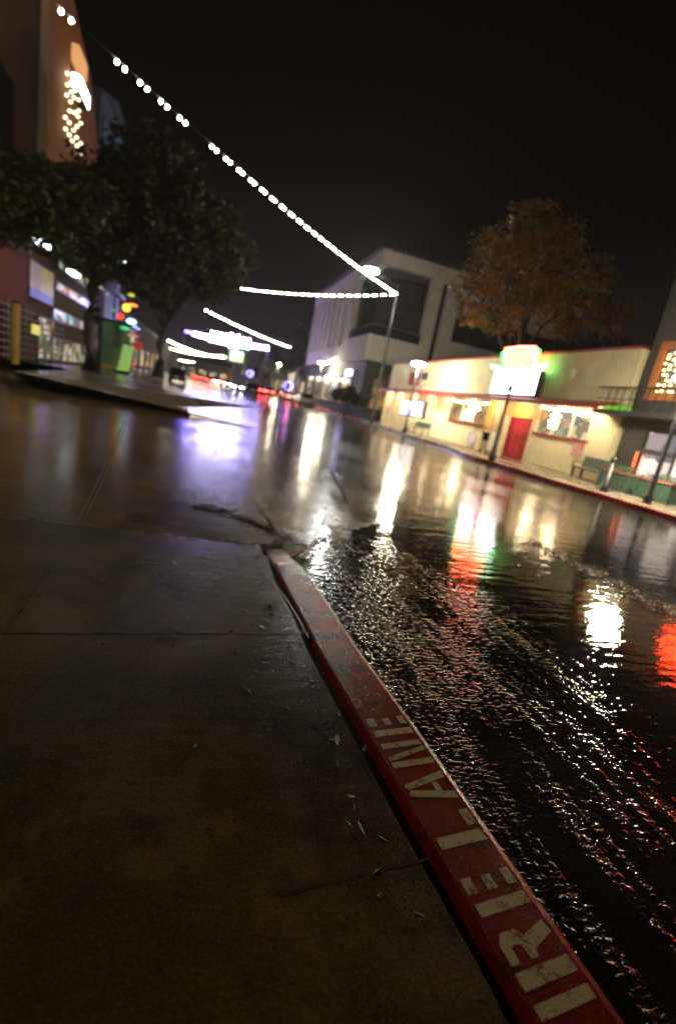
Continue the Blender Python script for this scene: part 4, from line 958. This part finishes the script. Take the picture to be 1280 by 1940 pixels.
# ------------------------------------------------------------------ cars
def car(name, label, loc, rz, body, suv=True, tail=True, head=True, ln=4.5, group='cars in the far street'):
    t = thing(name, label, 'car', loc, rz, group)
    h = 1.7 if suv else 1.42; w = .92; L2 = ln/2
    prof = [(-L2, .35), (-L2-.03, .75), (-L2+.05, .95 if not suv else 1.0), (-L2+.3, 1.02), (L2*.42, 1.0), (L2-.25, .86), (L2, .70), (L2+.02, .35)]
    MB().prism([(-w, y, z) for y, z in prof], (2*w, 0, 0)).build('body', body, t, bevel=.06, local=True)
    rr = -L2+.35 if suv else -L2+1.0
    mb = MB(); bt = [(-w+.04, -L2+.12 if suv else -L2+.55, 1.0), (w-.04, -L2+.12 if suv else -L2+.55, 1.0), (w-.04, L2*.45, .99), (-w+.04, L2*.45, .99)]
    tp = [(-w+.2, rr, h), (w-.2, rr, h), (w-.2, L2*.05, h), (-w+.2, L2*.05, h)]
    i = len(mb.v); mb.v += bt + tp
    for f in ((0,1,5,4), (1,2,6,5), (2,3,7,6), (3,0,4,7), (4,5,6,7)): mb.f.append(f)
    cb = mb.build('cabin', body, t, bevel=.05, local=True)
    def ip(c, u, v, o_):     # point on a side face
        a, b, c2, d = [Vector(q) for q in c]; p = (a.lerp(b, u)).lerp(d.lerp(c2, u), v); return p + o_
    for ids, o_ in (((0,1,5,4), Vector((0,-.012,.004))), ((1,2,6,5), Vector((.012,0,.004))), ((2,3,7,6), Vector((0,.012,.004))), ((3,0,4,7), Vector((-.012,0,.004)))):
        vs = [(bt+tp)[k] for k in ids]
        MB().quad(*[ip(vs, u, v, o_) for u, v in ((.07, .12), (.93, .12), (.93, .88), (.07, .88))]).build('window', M_glassd, t, local=True)
    for sx in (-1, 1):
        for y in (-L2+.85, L2-.85):
            ty = MB().tube([(sx*(w-.20), y, .34), (sx*(w+.01), y, .34)], .34, 16).build('wheel', M_tyre, t, local=True)
            MB().tube([(sx*(w+.0), y, .34), (sx*(w+.025), y, .34)], [.22, .2], 12).build('rim', M_rim, ty, local=True)
        MB().box(sx*.62-.2, sx*.62+.2, -L2-.05, -L2+.04, .72, .88).build('tail_light', E_tail if tail else M_reddoor, t, local=True)
        MB().box(sx*.62-.2, sx*.62+.2, L2-.02, L2+.05, .58, .70).build('headlight', E_head if head else M_rim, t, local=True)
    MB().box(-w+.02, w-.02, -L2-.09, -L2-.035, .36, .56).build('bumper', M_dark, t, local=True)
    MB().box(-.26, .26, -L2-.045, -L2-.032, .68, .82).build('number_plate', M_white2, t, local=True)
    return t
P_w, P_k, P_r, P_g = paint('white_car_paint', (.6, .56, .46)), paint('black_car_paint', (.012, .012, .014)), paint('red_car_paint', (.25, .02, .02)), paint('grey_car_paint', (.10, .10, .11))
q = onZ(563, 766)
car('parked_car', 'white parked car by the kerb below the white building', (q.x-.2, 58, 0), 0, P_w, True, False, False)
q = onY(527, 742, 72); car('parked_car', 'pale parked car with red tail lights, second in the kerb row', (12.6, 73, 0), 0, paint('silver_car_paint', (.35, .33, .30)), False, True, False)
q = onY(476, 735, 66); car('dark_car', 'black car driving off in the middle of the far road', (q.x, 66, 0), 0, P_k, True, False, False, 4.7)
q = onY(398, 706, 112); car('red_car', 'red car with glowing tail lights under the far bulb strings', (q.x, 112, 0), 0, P_r, False, True, False)
q = onY(378, 703, 128); car('red_car', 'farther car with red tail lights left of the red car', (q.x, 128, 0), 0, P_g, False, True, False)
q = onY(412, 703, 140); car('oncoming_car', 'oncoming car with white headlights in the distance', (q.x, 140, 0), math.pi, P_g, True, False, True)
q = onY(452, 724, 82); car('oncoming_car', 'oncoming car with white headlights just under the lit panel', (q.x, 84, 0), math.pi, P_g, False, False, True)
for k, (px, py, Y, X_, lab, hd_) in enumerate(((404, 700, 150, None, 'distant oncoming car with headlights right of the far red car', 1), (432, 712, 120, None, 'oncoming car with headlights left of the lit panel post', 1), (425, 705, 165, None, 'most distant car with tail lights below the garland', 0), (372, 700, 150, None, 'distant car with tail lights left of the two red cars', 0), (497, 728, 95, 10.6, 'parked car with tail lights behind the dark parked car', 0), (540, 742, 80, 13.0, 'parked car with tail lights between the white and the pale car', 0))):
    q = onY(px, py, Y); car('distant_car', lab, (X_ if X_ is not None else q.x, Y, 0), math.pi if hd_ else 0, (P_g, P_k, P_r)[k % 3], k % 2 == 0, not hd_, bool(hd_))
q = onY(335, 700, 60); car('dark_pickup', 'black high car parked at the left kerb below the trees', (q.x+.2, 60, 0), 0, P_k, True, False, False, 4.9)
q = onY(505, 735, 78); car('parked_car', 'dark parked car just left of the pale car in the kerb row', (11.2, 90, 0), 0, P_g, True, True, False)

hz = tag(MB().box(-150, 150, -40, 330, -1.2, 45).build('haze', M_black), kind='stuff')
hm = bpy.data.materials.new('rain_haze'); hm.use_nodes = True; hm.node_tree.nodes.clear()
ho = N(hm.node_tree, 'ShaderNodeOutputMaterial'); pv = N(hm.node_tree, 'ShaderNodeVolumePrincipled'); pv.inputs['Color'].default_value = (.9, .88, .86, 1); pv.inputs['Density'].default_value = .00052; pv.inputs['Anisotropy'].default_value = .5
hm.node_tree.links.new(pv.outputs[0], ho.inputs['Volume']); hz.data.materials.clear(); hz.data.materials.append(hm)
# distant hills close the view
mb = MB(); prev = None
for k in range(41):
    x = -600 + k*30; z = 14 + 9*math.sin(k*.7) + 6*math.sin(k*1.9+1)
    cur = ((x, 620, -1), (x, 640, z), (x, 760, -1))
    if prev: mb.quad(prev[0], cur[0], cur[1], prev[1]); mb.quad(prev[1], cur[1], cur[2], prev[2])
    prev = cur
struct(mb.build('hills', M_greyw))
